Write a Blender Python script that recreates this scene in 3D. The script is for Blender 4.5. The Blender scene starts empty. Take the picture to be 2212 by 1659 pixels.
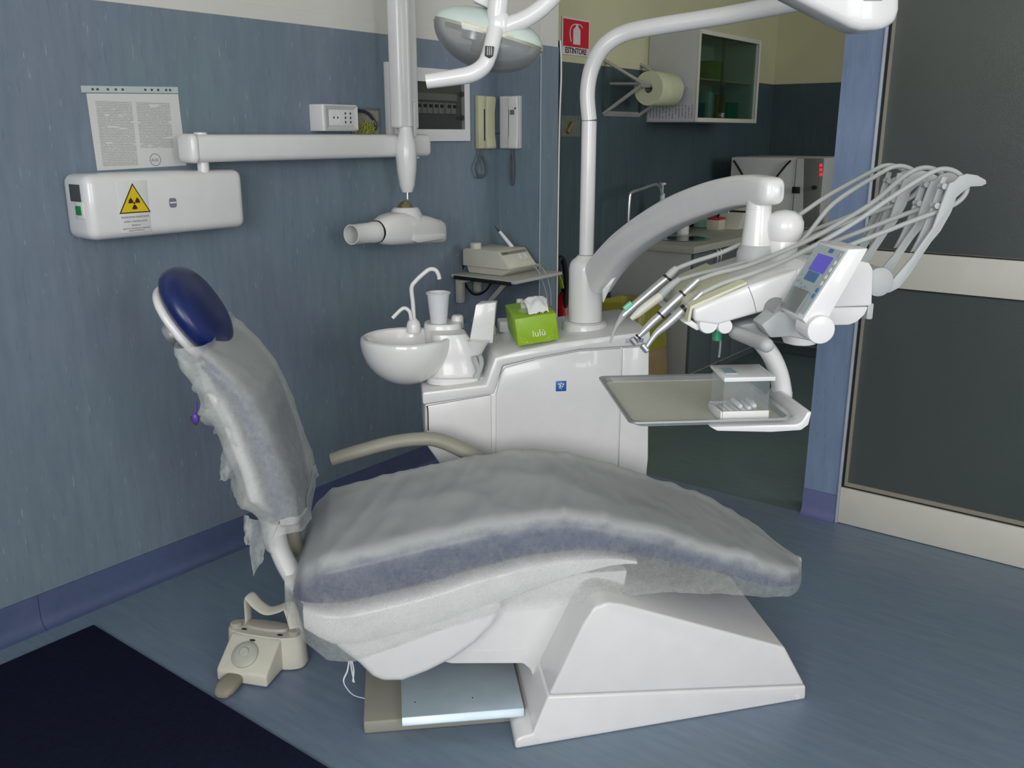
import bpy, bmesh, math, random
from mathutils import Vector, Matrix, noise

SC = bpy.context.scene
COL = SC.collection
V = Vector
PI = math.pi
random.seed(7)

# ------------------------------------------------------------------ camera
CAM_H, FPX, YAW, PITCH = 1.28, 1955.0, math.radians(37.5), math.radians(15.42)
cd = bpy.data.cameras.new('camera')
cd.sensor_width = 36.0
cd.lens = 36.0 * FPX / 2212.0
cd.clip_start = 0.02
cam = bpy.data.objects.new('camera', cd)
cam.location = (0, 0, CAM_H)
cam.rotation_euler = (PI / 2 - PITCH, 0, YAW - PI / 2)
COL.objects.link(cam)
SC.camera = cam

# ------------------------------------------------------------------ light
SC.view_settings.view_transform = 'Standard'
SC.view_settings.look = 'None'
SC.view_settings.gamma = 1.0
SC.view_settings.use_curve_mapping = False
SC.view_settings.exposure = -0.67
SC.cycles.max_bounces = 6
SC.cycles.diffuse_bounces = 3
SC.cycles.glossy_bounces = 3
SC.cycles.transmission_bounces = 4
SC.cycles.transparent_max_bounces = 12
SC.cycles.caustics_reflective = False
SC.cycles.caustics_refractive = False
SC.cycles.adaptive_threshold = 0.03
world = bpy.data.worlds.new('daylight')
SC.world = world
world.use_nodes = True
world.node_tree.nodes['Background'].inputs[0].default_value = (0.80, 0.90, 1.0, 1)
world.node_tree.nodes['Background'].inputs[1].default_value = 1.6

WIN_Y, WIN_X = -3.0, -2.2       # window walls behind and to the left of the camera
WIN_Z = (0.95, 2.45)
BACK_WIN = (-1.2, 0.1)          # along x, in the wall behind
SIDE_WIN = (-2.4, 0.3)          # along y, in the side wall
BEYOND_Y = -1.5                 # window wall of the room beyond
BEYOND_WIN = (3.7, 5.3)
def window_light(name, centre, w, h, rot, power):
    ld = bpy.data.lights.new(name, 'AREA')
    ld.shape = 'RECTANGLE'
    ld.size = w
    ld.size_y = h
    ld.energy = power
    ld.color = (1.0, 0.99, 0.985)
    lo = bpy.data.objects.new(name, ld)
    lo.location = centre
    lo.rotation_euler = rot
    COL.objects.link(lo)
zm_, zh_ = (WIN_Z[0] + WIN_Z[1]) / 2, WIN_Z[1] - WIN_Z[0]
window_light('back_window_daylight', (sum(BACK_WIN) / 2, WIN_Y - .02, zm_), BACK_WIN[1] - BACK_WIN[0], zh_, (PI / 2, 0, 0), 90)
window_light('side_window_daylight', (WIN_X - .02, sum(SIDE_WIN) / 2, zm_), SIDE_WIN[1] - SIDE_WIN[0], zh_, (PI / 2, 0, -PI / 2), 190)
window_light('beyond_window_daylight', (sum(BEYOND_WIN) / 2, BEYOND_Y - .02, 1.7), BEYOND_WIN[1] - BEYOND_WIN[0], 1.2, (PI / 2, 0, 0), 38)

# ------------------------------------------------------------------ pixel -> place helpers
FH = V((math.cos(YAW), math.sin(YAW), 0))
RT = V((math.sin(YAW), -math.cos(YAW), 0))
FW = V((math.cos(YAW) * math.cos(PITCH), math.sin(YAW) * math.cos(PITCH), -math.sin(PITCH)))
UP = RT.cross(FW)
CC = V((0, 0, CAM_H))
def ray(x, y):
    return FW * FPX + RT * (x - 1106.0) + UP * (829.5 - y)
def onX(x, y, X):
    d = ray(x, y); return CC + d * (X / d.x)
def onY(x, y, Y):
    d = ray(x, y); return CC + d * (Y / d.y)
def onZ(x, y, z):
    d = ray(x, y); return CC + d * ((z - CAM_H) / d.z)

class Frame:
    """a floor-level frame turned by deg from the camera's sideways axis: s sideways, t away, z up"""
    def __init__(self, deg):
        r = math.radians(deg)
        self.a = RT * math.cos(r) + FH * math.sin(r)
        self.b = -RT * math.sin(r) + FH * math.cos(r)
        self.M = Matrix(((self.a.x, self.b.x, 0, 0), (self.a.y, self.b.y, 0, 0), (0, 0, 1, 0), (0, 0, 0, 1)))
    def loc(self, p): return V((p.dot(self.a), p.dot(self.b), p.z))
    def T(self, x, y, t):
        d = ray(x, y); return self.loc(CC + d * (t / d.dot(self.b)))
    def Z(self, x, y, z): return self.loc(onZ(x, y, z))
    def sz(self, x, y, t):
        p = self.T(x, y, t); return (p.x, p.z)
    def W(self, s, t, z): return self.a * s + self.b * t + V((0, 0, z))
    def P(self, x, y, t): return self.W(*self.T(x, y, t))
K = Frame(7.5)      # chair and dental unit stand at 45 degrees to the room
D = Frame(5.0)      # instrument table
L = Frame(0.0)      # operating light
ID = Matrix.Identity(4)

# ------------------------------------------------------------------ mesh helpers
def new(): return bmesh.new()
def merge(bm, tmp):
    me = bpy.data.meshes.new('tmp'); tmp.to_mesh(me); tmp.free()
    bm.from_mesh(me); bpy.data.meshes.remove(me)
def bevel_all(bm, w, seg=2, ang=25):
    if w <= 0: return
    es = [e for e in bm.edges if len(e.link_faces) == 2 and e.calc_face_angle(0) > math.radians(ang)]
    bmesh.ops.bevel(bm, geom=es, offset=w, segments=seg, affect='EDGES', profile=0.5, clamp_overlap=True)
def box(bm, M, x, y, z, bev=0.0, seg=2):
    t = new()
    vs = [t.verts.new((a, b, c)) for c in z for b in y for a in x]
    for f in ((0, 2, 3, 1), (4, 5, 7, 6), (0, 1, 5, 4), (1, 3, 7, 5), (3, 2, 6, 7), (2, 0, 4, 6)):
        t.faces.new([vs[i] for i in f])
    bmesh.ops.recalc_face_normals(t, faces=t.faces)
    bevel_all(t, bev, seg)
    bmesh.ops.transform(t, matrix=M, verts=t.verts)
    merge(bm, t); return bm
AX = {'sz': lambda u, v, w: (u, w, v), 'st': lambda u, v, w: (u, v, w), 'tz': lambda u, v, w: (w, u, v)}
def prism(bm, M, poly, axis, lo, hi, bev=0.0, seg=2, poly2=None):
    t = new(); f = AX[axis]
    p2 = poly2 or poly
    a = [t.verts.new(f(u, v, lo)) for u, v in poly]
    b = [t.verts.new(f(u, v, hi)) for u, v in p2]
    n = len(a)
    t.faces.new(a); t.faces.new(b[::-1])
    for i in range(n): t.faces.new((a[i], b[i], b[(i + 1) % n], a[(i + 1) % n]))
    bmesh.ops.recalc_face_normals(t, faces=t.faces)
    bevel_all(t, bev, seg)
    bmesh.ops.transform(t, matrix=M, verts=t.verts)
    merge(bm, t); return bm
def loft(bm, rings, closed=True, cap=True):
    """rings: lists of world points, all of one length"""
    t = new()
    R = [[t.verts.new(p) for p in r] for r in rings]
    n = len(R[0])
    for i in range(len(R) - 1):
        for j in range(n if closed else n - 1):
            k = (j + 1) % n
            try: t.faces.new((R[i][j], R[i][k], R[i + 1][k], R[i + 1][j]))
            except ValueError: pass
    if cap and closed:
        t.faces.new(R[0][::-1]); t.faces.new(R[-1])
    bmesh.ops.recalc_face_normals(t, faces=t.faces)
    merge(bm, t); return bm
def spline(pts, k=6):
    """Catmull-Rom through points (any dimension, tuples or Vectors)"""
    P = [V(p) for p in pts]
    if k <= 1 or len(P) < 3: return P
    out = []
    for i in range(len(P) - 1):
        p0, p1, p2, p3 = P[max(i - 1, 0)], P[i], P[i + 1], P[min(i + 2, len(P) - 1)]
        for j in range(k):
            u = j / k
            out.append(0.5 * ((2 * p1) + (p2 - p0) * u + (2 * p0 - 5 * p1 + 4 * p2 - p3) * u * u + (3 * p1 - p0 - 3 * p2 + p3) * u ** 3))
    out.append(P[-1]); return out
def tube(bm, pts, r, n=12, k=6, flat=1.0, cap=True, up=None, round_end=False):
    """r: number or one per point; flat: cross-section squash along the transported normal"""
    if not isinstance(r, (list, tuple)): r = [r] * len(pts)
    P4 = spline([V((p[0], p[1], p[2], q)) for p, q in zip(pts, r)], k)
    P = [V(p[:3]) for p in P4]; Rr = [p[3] for p in P4]
    if round_end:
        d0 = (P[0] - P[1]).normalized(); d1 = (P[-1] - P[-2]).normalized()
        P = [P[0] + d0 * Rr[0] * .9, P[0] + d0 * Rr[0] * .6] + P + [P[-1] + d1 * Rr[-1] * .6, P[-1] + d1 * Rr[-1] * .9]
        Rr = [Rr[0] * .35, Rr[0] * .8] + Rr + [Rr[-1] * .8, Rr[-1] * .35]
    tg = [(P[min(i + 1, len(P) - 1)] - P[max(i - 1, 0)]).normalized() for i in range(len(P))]
    nrm = up.copy() if up is not None else (V((0, 0, 1)) if abs(tg[0].z) < .9 else V((1, 0, 0)))
    rings = []
    for i, p in enumerate(P):
        nrm = (nrm - tg[i] * nrm.dot(tg[i])).normalized()
        bi = tg[i].cross(nrm)
        rings.append([p + (nrm * math.cos(a) * flat + bi * math.sin(a)) * Rr[i] for a in [2 * PI * j / n for j in range(n)]])
    return loft(bm, rings, True, cap)
def lathe(bm, org, axis, prof, n=28, cap=True):
    axis = V(axis).normalized()
    u = (V((1, 0, 0)) if abs(axis.x) < .9 else V((0, 1, 0))); u = (u - axis * u.dot(axis)).normalized(); w = axis.cross(u)
    org = V(org)
    rings = [[org + axis * h + (u * math.cos(2 * PI * j / n) + w * math.sin(2 * PI * j / n)) * max(r, 1e-4) for j in range(n)] for r, h in prof]
    return loft(bm, rings, True, cap)
def superring(c, e1, e2, h1, h2, ex, n=28):
    out = []
    for j in range(n):
        a = 2 * PI * j / n
        ca, sa = math.cos(a), math.sin(a)
        out.append(V(c) + V(e1) * (h1 * math.copysign(abs(ca) ** (2 / ex), ca)) + V(e2) * (h2 * math.copysign(abs(sa) ** (2 / ex), sa)))
    return out
def blob(bm, c, e1, e2, e3, h1, h2, h3, ex=2.4, n=28, m=14):
    """superellipsoid"""
    rings = []
    for i in range(m + 1):
        a = -PI / 2 + PI * i / m
        ca, sa = max(math.cos(a), 0.02), math.sin(a)
        k = ca ** (2 / ex); z = math.copysign(abs(sa) ** (2 / ex), sa)
        rings.append(superring(V(c) + V(e3) * (h3 * z), e1, e2, h1 * k, h2 * k, ex, n))
    return loft(bm, rings)
def lerp_tab(tab, x):
    if x <= tab[0][0]: return tab[0][1]
    for (a, b), (c, d) in zip(tab, tab[1:]):
        if x <= c: return b + (d - b) * (x - a) / (c - a)
    return tab[-1][1]

# ------------------------------------------------------------------ object helpers
def root_loc(o):
    while o.parent: o = o.parent
    return V(o.location)
def tag(o, label=None, cat=None, group=None, kind=None):
    if label: o['label'] = label
    if cat: o['category'] = cat
    if group: o['group'] = group
    if kind: o['kind'] = kind
    return o
def thing(name, label, cat, loc, group=None):
    o = bpy.data.objects.new(name, None)
    o.empty_display_size = 0.05
    o.location = loc
    COL.objects.link(o)
    return tag(o, label, cat, group)
def obj(name, bm, m, parent=None, smooth=True, ang=38, loc=None):
    me = bpy.data.meshes.new(name)
    base = root_loc(parent) if parent else V(loc or (0, 0, 0))
    bmesh.ops.translate(bm, verts=bm.verts, vec=-base)
    bm.to_mesh(me); bm.free()
    if smooth:
        me.polygons.foreach_set('use_smooth', [True] * len(me.polygons))
        me.set_sharp_from_angle(angle=math.radians(ang))
    me.materials.append(m)
    o = bpy.data.objects.new(name, me)
    COL.objects.link(o)
    if parent: o.parent = parent
    else: o.location = base
    return o
def struct(name, bm, m, parent=None, smooth=False):
    o = obj(name, bm, m, parent, smooth=smooth)
    if not parent: o['kind'] = 'structure'
    return o
def text(name, body, size, org, ex, ey, m, parent, depth=0.0004, align='CENTER', bold=0.0):
    cu = bpy.data.curves.new(name, 'FONT')
    cu.body = body; cu.size = size; cu.extrude = depth
    cu.align_x = align; cu.align_y = 'CENTER'; cu.offset = bold
    tmp_ = bpy.data.objects.new('tmp_text', cu); COL.objects.link(tmp_)
    bpy.context.view_layer.update()
    me = bpy.data.meshes.new_from_object(tmp_.evaluated_get(bpy.context.evaluated_depsgraph_get()))
    bpy.data.objects.remove(tmp_); bpy.data.curves.remove(cu)
    me.materials.clear(); me.materials.append(m)
    o = bpy.data.objects.new(name, me); COL.objects.link(o)
    o.parent = parent
    ex, ey = V(ex).normalized(), V(ey).normalized(); ez = ex.cross(ey)
    p = V(org) - root_loc(parent)
    me.transform(Matrix(((ex.x, ey.x, ez.x, p.x), (ex.y, ey.y, ez.y, p.y), (ex.z, ey.z, ez.z, p.z), (0, 0, 0, 1))))
    return o
def copy_tree(o, parent=None):
    c = o.copy(); COL.objects.link(c)
    if parent: c.parent = parent
    for ch in list(o.children): copy_tree(ch, c)
    return c

# ------------------------------------------------------------------ materials
def lin(r, g, b):
    f = lambda c: (c / 255) / 12.92 if c <= 10 else ((c / 255 + .055) / 1.055) ** 2.4
    return (f(r), f(g), f(b), 1)
class NT:
    def __init__(self, name):
        self.m = bpy.data.materials.new(name); self.m.use_nodes = True
        self.t = self.m.node_tree; self.n = self.t.nodes; self.b = self.n['Principled BSDF']
    def add(self, typ, **kw):
        n = self.n.new(typ)
        for k, v in kw.items():
            if k in n.inputs: n.inputs[k].default_value = v
            else: setattr(n, k, v)
        return n
    def link(self, a, b): self.t.links.new(a, b)
    def coords(self, scale=(1, 1, 1), out='Object', rot=(0, 0, 0)):
        tc = self.add('ShaderNodeTexCoord'); mp = self.add('ShaderNodeMapping')
        mp.inputs['Scale'].default_value = scale; mp.inputs['Rotation'].default_value = rot
        self.link(tc.outputs[out], mp.inputs['Vector']); return mp.outputs['Vector']
    def noise(self, vec, scale, detail=2, rough=.5):
        n = self.add('ShaderNodeTexNoise'); n.inputs['Scale'].default_value = scale
        n.inputs['Detail'].default_value = detail; n.inputs['Roughness'].default_value = rough
        self.link(vec, n.inputs['Vector']); return n.outputs['Fac']
    def ramp(self, fac, a, b, c0=(0, 0, 0, 1), c1=(1, 1, 1, 1)):
        r = self.add('ShaderNodeValToRGB')
        r.color_ramp.elements[0].position = a; r.color_ramp.elements[1].position = b
        r.color_ramp.elements[0].color = c0; r.color_ramp.elements[1].color = c1
        self.link(fac, r.inputs['Fac']); return r.outputs['Color']
    def mix(self, fac, a, b, mode='MIX'):
        n = self.add('ShaderNodeMix', data_type='RGBA', blend_type=mode)
        for s, v in ((n.inputs[0], fac), (n.inputs[6], a), (n.inputs[7], b)):
            if hasattr(v, 'is_linked'): self.link(v, s)
            else: s.default_value = v
        return n.outputs[2]
    def bump(self, h, strength, dist):
        n = self.add('ShaderNodeBump'); n.inputs['Strength'].default_value = strength; n.inputs['Distance'].default_value = dist
        self.link(h, n.inputs['Height']); self.link(n.outputs['Normal'], self.b.inputs['Normal'])
    def set(self, **kw):
        for k, v in kw.items(): self.b.inputs[k.replace('_', ' ')].default_value = v
        return self
MATS = {}
def mat(name, rgb, rough=.4, metal=0.0, var=.05, vs=18, spec=.5, coat=0.0, bump=0.0, bs=300, emit=0.0, trans=0.0, sub=0.0):
    if name in MATS: return MATS[name]
    q = NT(name); c = lin(*rgb)
    v = q.coords()
    f = q.noise(v, vs, 3)
    d = tuple(x * (1 - var) for x in c[:3]) + (1,); h = tuple(min(1, x * (1 + var)) for x in c[:3]) + (1,)
    q.link(q.ramp(f, .3, .7, d, h), q.b.inputs['Base Color'])
    q.set(Roughness=rough, Metallic=metal)
    q.b.inputs['Specular IOR Level'].default_value = spec
    q.b.inputs['Coat Weight'].default_value = coat
    q.b.inputs['Transmission Weight'].default_value = trans
    if bump: q.bump(q.noise(v, bs, 2), bump, .001)
    if emit:
        q.b.inputs['Emission Color'].default_value = c; q.b.inputs['Emission Strength'].default_value = emit
    MATS[name] = q.m; return q.m
def vinyl(name, c_a, c_b, c_dark, c_light, streak, rough, fleck=.5):
    """streaked sheet vinyl; streak = mapping scale, small along the grain"""
    q = NT(name)
    big = q.noise(q.coords((1, 1, 1)), 2.2, 3, .6)
    med = q.noise(q.coords(streak), 2.0, 5, .65)
    col = q.mix(q.ramp(big, .35, .65), lin(*c_a), lin(*c_b))
    col = q.mix(q.ramp(med, .30, .72), col, q.mix(.55, col, lin(*c_dark)))
    fl = q.noise(q.coords(tuple(s * 1.6 for s in streak)), 3.0, 1, .4)
    col = q.mix(q.ramp(fl, .70, .76, (0, 0, 0, 1), (fleck, fleck, fleck, 1)), col, lin(*c_dark))
    fl2 = q.noise(q.coords(tuple(s * 2.1 for s in streak)), 3.3, 1, .4)
    col = q.mix(q.ramp(fl2, .73, .78, (0, 0, 0, 1), (fleck * .6,) * 3 + (1,)), col, lin(*c_light))
    q.link(col, q.b.inputs['Base Color']); q.set(Roughness=rough)
    q.b.inputs['Specular IOR Level'].default_value = .4
    q.bump(q.noise(q.coords(), 420, 2), .08, .001)
    MATS[name] = q.m; return q.m

WHITE = mat('white_lacquer', (226, 226, 226), .28, coat=.25, var=.02)
WHITE2 = mat('white_plastic', (222, 222, 222), .38, var=.02)
CREAM = mat('cream_plastic', (214, 212, 198), .42, var=.02)
GREYP = mat('grey_silicone', (176, 180, 180), .5, var=.03)
BEIGE = mat('beige_grey_plastic', (150, 148, 136), .5, var=.03)
STEEL = mat('brushed_steel', (198, 200, 200), .34, .75, var=.05)
CHROME = mat('chrome', (214, 216, 218), .22, .8, var=.02)
DARK = mat('dark_plastic', (26, 27, 30), .45)
BLACKR = mat('black_rubber', (14, 14, 16), .6)
NAVY = mat('navy_upholstery', (20, 36, 92), .34, var=.05, bump=.05)
PLASTER = mat('white_plaster', (214, 213, 206), .9, var=.015, vs=6, bump=.06, bs=160)
CREAMWALL = mat('cream_plaster', (200, 198, 164), .9, var=.02, vs=6)
FRAME = mat('cream_metal_frame', (206, 204, 194), .45, var=.02)
SEAM = mat('panel_joint_shadow_gap', (120, 122, 124), .7)

WALLV = vinyl('blue_streaked_wall_vinyl', (124, 136, 152), (121, 139, 148), (101, 115, 132), (180, 190, 200), (22, 22, 3.2), .42)
POSTV = vinyl('blue_post_vinyl', (128, 146, 176), (124, 145, 170), (104, 120, 152), (160, 174, 196), (22, 22, 3.2), .45)
FLOORV = vinyl('blue_streaked_floor_vinyl', (122, 136, 158), (120, 140, 152), (96, 112, 134), (148, 162, 180), (24, 3.0, 24), .34, .35)
FLOORG = vinyl('green_floor_vinyl', (108, 128, 124), (102, 120, 122), (84, 102, 102), (130, 150, 144), (24, 3.0, 24), .34, .35)
TEALV = vinyl('teal_wall_vinyl', (76, 94, 98), (68, 86, 94), (52, 68, 76), (106, 120, 126), (26, 26, 2.4), .5, .35)
BASEV = vinyl('indigo_skirting_vinyl', (84, 98, 130), (90, 98, 134), (70, 82, 116), (110, 120, 150), (10, 10, 8), .4, .2)
BASEP = vinyl('violet_post_skirting_vinyl', (112, 118, 160), (104, 112, 150), (92, 98, 140), (130, 136, 170), (10, 10, 8), .4, .2)

# ------------------------------------------------------------------ the room
YW, XD, DADO, BASE = 2.335, 2.955, 1.606, 0.095
Y2, X2 = 2.53, 6.22                       # side and end wall of the room beyond
ZC = 2.9
def cove(bm, M, length0, length1, h=BASE, r=.03):
    """skirting that curves out onto the floor; local x along the wall, y out of the wall"""
    prof = [(.0, h), (.004, h), (.0045, r + .01)] + [(r + .004 - r * math.cos(a), r + .002 - r * math.sin(a)) for a in [PI / 2 * i / 5 for i in range(1, 6)]] + [(r + .004, 0), (0, 0)]
    return prism(bm, M, [(y, z) for y, z in prof], 'tz', length0, length1)

struct('floor', box(new(), ID, (WIN_X, XD), (WIN_Y, YW + .1), (-.1, 0)), FLOORV)
struct('floor_beyond', box(new(), ID, (XD, X2 + .1), (-1.5, Y2 + .1), (-.1, 0)), FLOORG)
struct('ceiling', box(new(), ID, (WIN_X, XD + .1), (WIN_Y, YW), (ZC, ZC + .1)), PLASTER)
struct('ceiling_beyond', box(new(), ID, (XD + .1, X2), (-1.5, Y2), (ZC, ZC + .1)), PLASTER)

wl = struct('wall_left', box(new(), ID, (WIN_X, XD + .115), (YW, YW + .12), (0, ZC)), PLASTER)
xs = [WIN_X, XD]
for i in range(1):
    g0, g1 = xs[i] + .0006, xs[i + 1] - .0006
    struct('wainscot_sheet', box(new(), ID, (g0, g1), (YW - .003, YW + .01), (0, DADO - .0)), WALLV, wl)
struct('dado_strip', box(new(), ID, (WIN_X, XD), (YW - .005, YW + .01), (DADO, DADO + .042), .002), PLASTER, wl)
Mb = Matrix(((1, 0, 0, 0), (0, -1, 0, YW - .003), (0, 0, 1, 0), (0, 0, 0, 1)))
bl = struct('baseboard_left', cove(new(), Mb, WIN_X, .955), BASEV, smooth=True)
o = obj('skirting_length', cove(new(), Mb, .9565, XD), BASEV, bl)

# short wall in the corner, then the opening, the post and the glazed door
wc = struct('wall_corner', box(new(), ID, (XD, XD + .115), (2.13, YW), (0, ZC)), PLASTER)
struct('wainscot_sheet', box(new(), ID, (XD - .003, XD + .01), (2.1275, YW - .003), (0, DADO)), WALLV, wc)
struct('jamb_sheet', box(new(), ID, (XD - .003, XD + .117), (2.127, 2.131), (0, DADO)), WALLV, wc)
struct('dado_strip', box(new(), ID, (XD - .005, XD + .01), (2.125, YW - .005), (DADO, DADO + .042), .002), PLASTER, wc)
struct('corner_bead', box(new(), ID, (XD - .0045, XD + .0005), (2.1255, 2.1285), (0, DADO)), mat('pale_corner_bead', (168, 182, 194), .5), wc)
Mx = Matrix(((0, -1, 0, XD - .003), (1, 0, 0, 0), (0, 0, 1, 0), (0, 0, 0, 1)))
struct('baseboard_corner', cove(new(), Mx, 2.128, YW - .01), BASEV, smooth=True)
wp = struct('wall_post', box(new(), ID, (XD, XD + .115), (.866, .982), (0, ZC)), PLASTER)
struct('post_sheet', box(new(), ID, (XD - .003, XD + .117), (.868, .984), (0, ZC)), POSTV, wp)
struct('baseboard_post', cove(new(), Mx, .868, .984), BASEP, smooth=True)
struct('wall_lintel', box(new(), ID, (XD, XD + .115), (.866, 2.13), (2.15, ZC)), PLASTER)
struct('wall_over_door', box(new(), ID, (XD, XD + .115), (-.25, .866), (2.15, ZC)), PLASTER)
struct('wall_right', box(new(), ID, (XD, XD + .115), (WIN_Y, -.25), (0, ZC)), PLASTER)
zs = WIN_Z
bm = new()
box(bm, ID, (WIN_X, XD), (WIN_Y - .2, WIN_Y), (0, zs[0])); box(bm, ID, (WIN_X, XD), (WIN_Y - .2, WIN_Y), (zs[1], ZC))
for xx in ((WIN_X, BACK_WIN[0]), (BACK_WIN[1], XD)): box(bm, ID, xx, (WIN_Y - .2, WIN_Y), zs)
struct('wall_back', bm, PLASTER)
bm = new()
box(bm, ID, (WIN_X - .2, WIN_X), (WIN_Y - .2, YW), (0, zs[0])); box(bm, ID, (WIN_X - .2, WIN_X), (WIN_Y - .2, YW), (zs[1], ZC))
for yy in ((WIN_Y - .2, SIDE_WIN[0]), (SIDE_WIN[1], YW)): box(bm, ID, (WIN_X - .2, WIN_X), yy, zs)
struct('wall_side', bm, PLASTER)
bm = new(); a_, b_ = BACK_WIN
for xx in ((a_, a_ + .05), (b_ - .05, b_), ((a_ + b_) / 2 - .035, (a_ + b_) / 2 + .035)): box(bm, ID, xx, (WIN_Y - .012, WIN_Y - .002), zs)
for zz in ((zs[0], zs[0] + .05), (zs[1] - .05, zs[1])): box(bm, ID, (a_ + .05, b_ - .05), (WIN_Y - .012, WIN_Y - .002), zz)
struct('window_1', bm, FRAME)
bm = new(); a_, b_ = SIDE_WIN
for yy in ((a_, a_ + .05), (b_ - .05, b_), ((a_ + b_) / 2 - .035, (a_ + b_) / 2 + .035)): box(bm, ID, (WIN_X - .012, WIN_X - .002), yy, zs)
for zz in ((zs[0], zs[0] + .05), (zs[1] - .05, zs[1])): box(bm, ID, (WIN_X - .012, WIN_X - .002), (a_ + .05, b_ - .05), zz)
struct('window_2', bm, FRAME)

# room beyond
wbl = struct('wall_beyond_left', box(new(), ID, (XD + .115, X2 + .1), (Y2, Y2 + .1), (0, ZC)), CREAMWALL)
struct('wainscot_sheet', box(new(), ID, (XD + .115, X2), (Y2 - .003, Y2 + .01), (0, DADO)), TEALV, wbl)
struct('dado_strip', box(new(), ID, (XD + .115, X2), (Y2 - .005, Y2 + .01), (DADO, DADO + .03), .002), CREAMWALL, wbl)
struct('wall_beyond_return', box(new(), ID, (XD + .02, XD + .115), (YW, Y2 + .1), (0, ZC)), TEALV)
wbb = struct('wall_beyond_end', box(new(), ID, (X2, X2 + .1), (-1.5, Y2), (0, ZC)), CREAMWALL)
struct('wainscot_sheet', box(new(), ID, (X2 - .003, X2 + .01), (-1.5, Y2 - .003), (0, DADO)), TEALV, wbb)
struct('dado_strip', box(new(), ID, (X2 - .005, X2 + .01), (-1.5, Y2 - .005), (DADO, DADO + .03), .002), CREAMWALL, wbb)
bm = new()
box(bm, ID, (XD + .115, X2), (BEYOND_Y - .1, BEYOND_Y), (0, 1.1)); box(bm, ID, (XD + .115, X2), (BEYOND_Y - .1, BEYOND_Y), (2.3, ZC))
for xx in ((XD + .115, BEYOND_WIN[0]), (BEYOND_WIN[1], X2)): box(bm, ID, xx, (BEYOND_Y - .1, BEYOND_Y), (1.1, 2.3))
struct('wall_beyond_right', bm, CREAMWALL)

# glazed door
dr = tag(bpy.data.objects.new('door_1', None), kind='structure'); COL.objects.link(dr); dr.location = (XD, .40, 0)
DY0, DY1 = -.25, .858
obj('bottom_rail', box(new(), ID, (XD - .012, XD + .035), (DY0, DY1), (.002, .130), .003), FRAME, dr)
obj('middle_rail', box(new(), ID, (XD - .012, XD + .035), (DY0, DY1), (.818, .930), .003), FRAME, dr)
obj('top_rail', box(new(), ID, (XD - .012, XD + .035), (DY0, DY1), (2.06, 2.15), .003), FRAME, dr)
obj('frame_edge', box(new(), ID, (XD - .012, XD + .035), (DY1, .8665), (.0, 2.15), .001), mat('pale_frame_edge', (176, 186, 200), .45), dr)
q = NT('obscured_glass')
v = q.coords((1, 1, 1))
vo = q.add('ShaderNodeTexVoronoi'); vo.inputs['Scale'].default_value = 260; q.link(v, vo.inputs['Vector'])
q.bump(vo.outputs['Distance'], .12, .002)
q.link(q.ramp(q.noise(v, 3, 2), .3, .7, lin(132, 144, 142), lin(144, 152, 152)), q.b.inputs['Base Color'])
q.set(Roughness=.32); q.b.inputs['Transmission Weight'].default_value = .82
GLASSO = q.m
BEAD = mat('taupe_glazing_bead', (140, 136, 124), .6)
for z0, z1 in ((.130, .818), (.930, 2.06)):
    p = obj('pane', box(new(), ID, (XD + .004, XD + .012), (DY0, DY1 - .008), (z0, z1)), GLASSO, dr, smooth=False)
    bm = new()
    box(bm, ID, (XD - .001, XD + .004), (DY1 - .018, DY1 - .008), (z0 + .004, z1)); box(bm, ID, (XD - .001, XD + .004), (DY0, DY1 - .018), (z0 + .004, z0 + (.018 if z0 < .5 else .005)))
    obj('glazing_bead', bm, BEAD, p, smooth=False)
    bm = new()
    box(bm, ID, (XD - .004, XD + .004), (DY1 - .008, DY1), (z0, z1)); box(bm, ID, (XD - .004, XD + .004), (DY0, DY1 - .008), (z0, z0 + .004))
    if z0 < .5: box(bm, ID, (XD - .004, XD + .004), (DY0, DY1 - .008), (z1 - .005, z1))
    obj('gasket', bm, BLACKR, p, smooth=False)

# mat on the floor
q = NT('navy_carpet'); v = q.coords()
q.link(q.ramp(q.noise(q.coords((1, 5, 1)), 60, 4, .7), .3, .75, lin(24, 28, 46), lin(36, 42, 66)), q.b.inputs['Base Color'])
q.set(Roughness=.95); q.b.inputs['Specular IOR Level'].default_value = .1; q.bump(q.noise(v, 700, 2), .5, .002)
o = obj('floor_mat', box(new(), ID, (-1.2, 1.043), (.25, 2.222), (0.0, .007), .003), q.m, loc=(-.1, 1.2, 0))
tag(o, 'dark navy carpet mat lying on the floor along the blue wall', 'mat')

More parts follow.
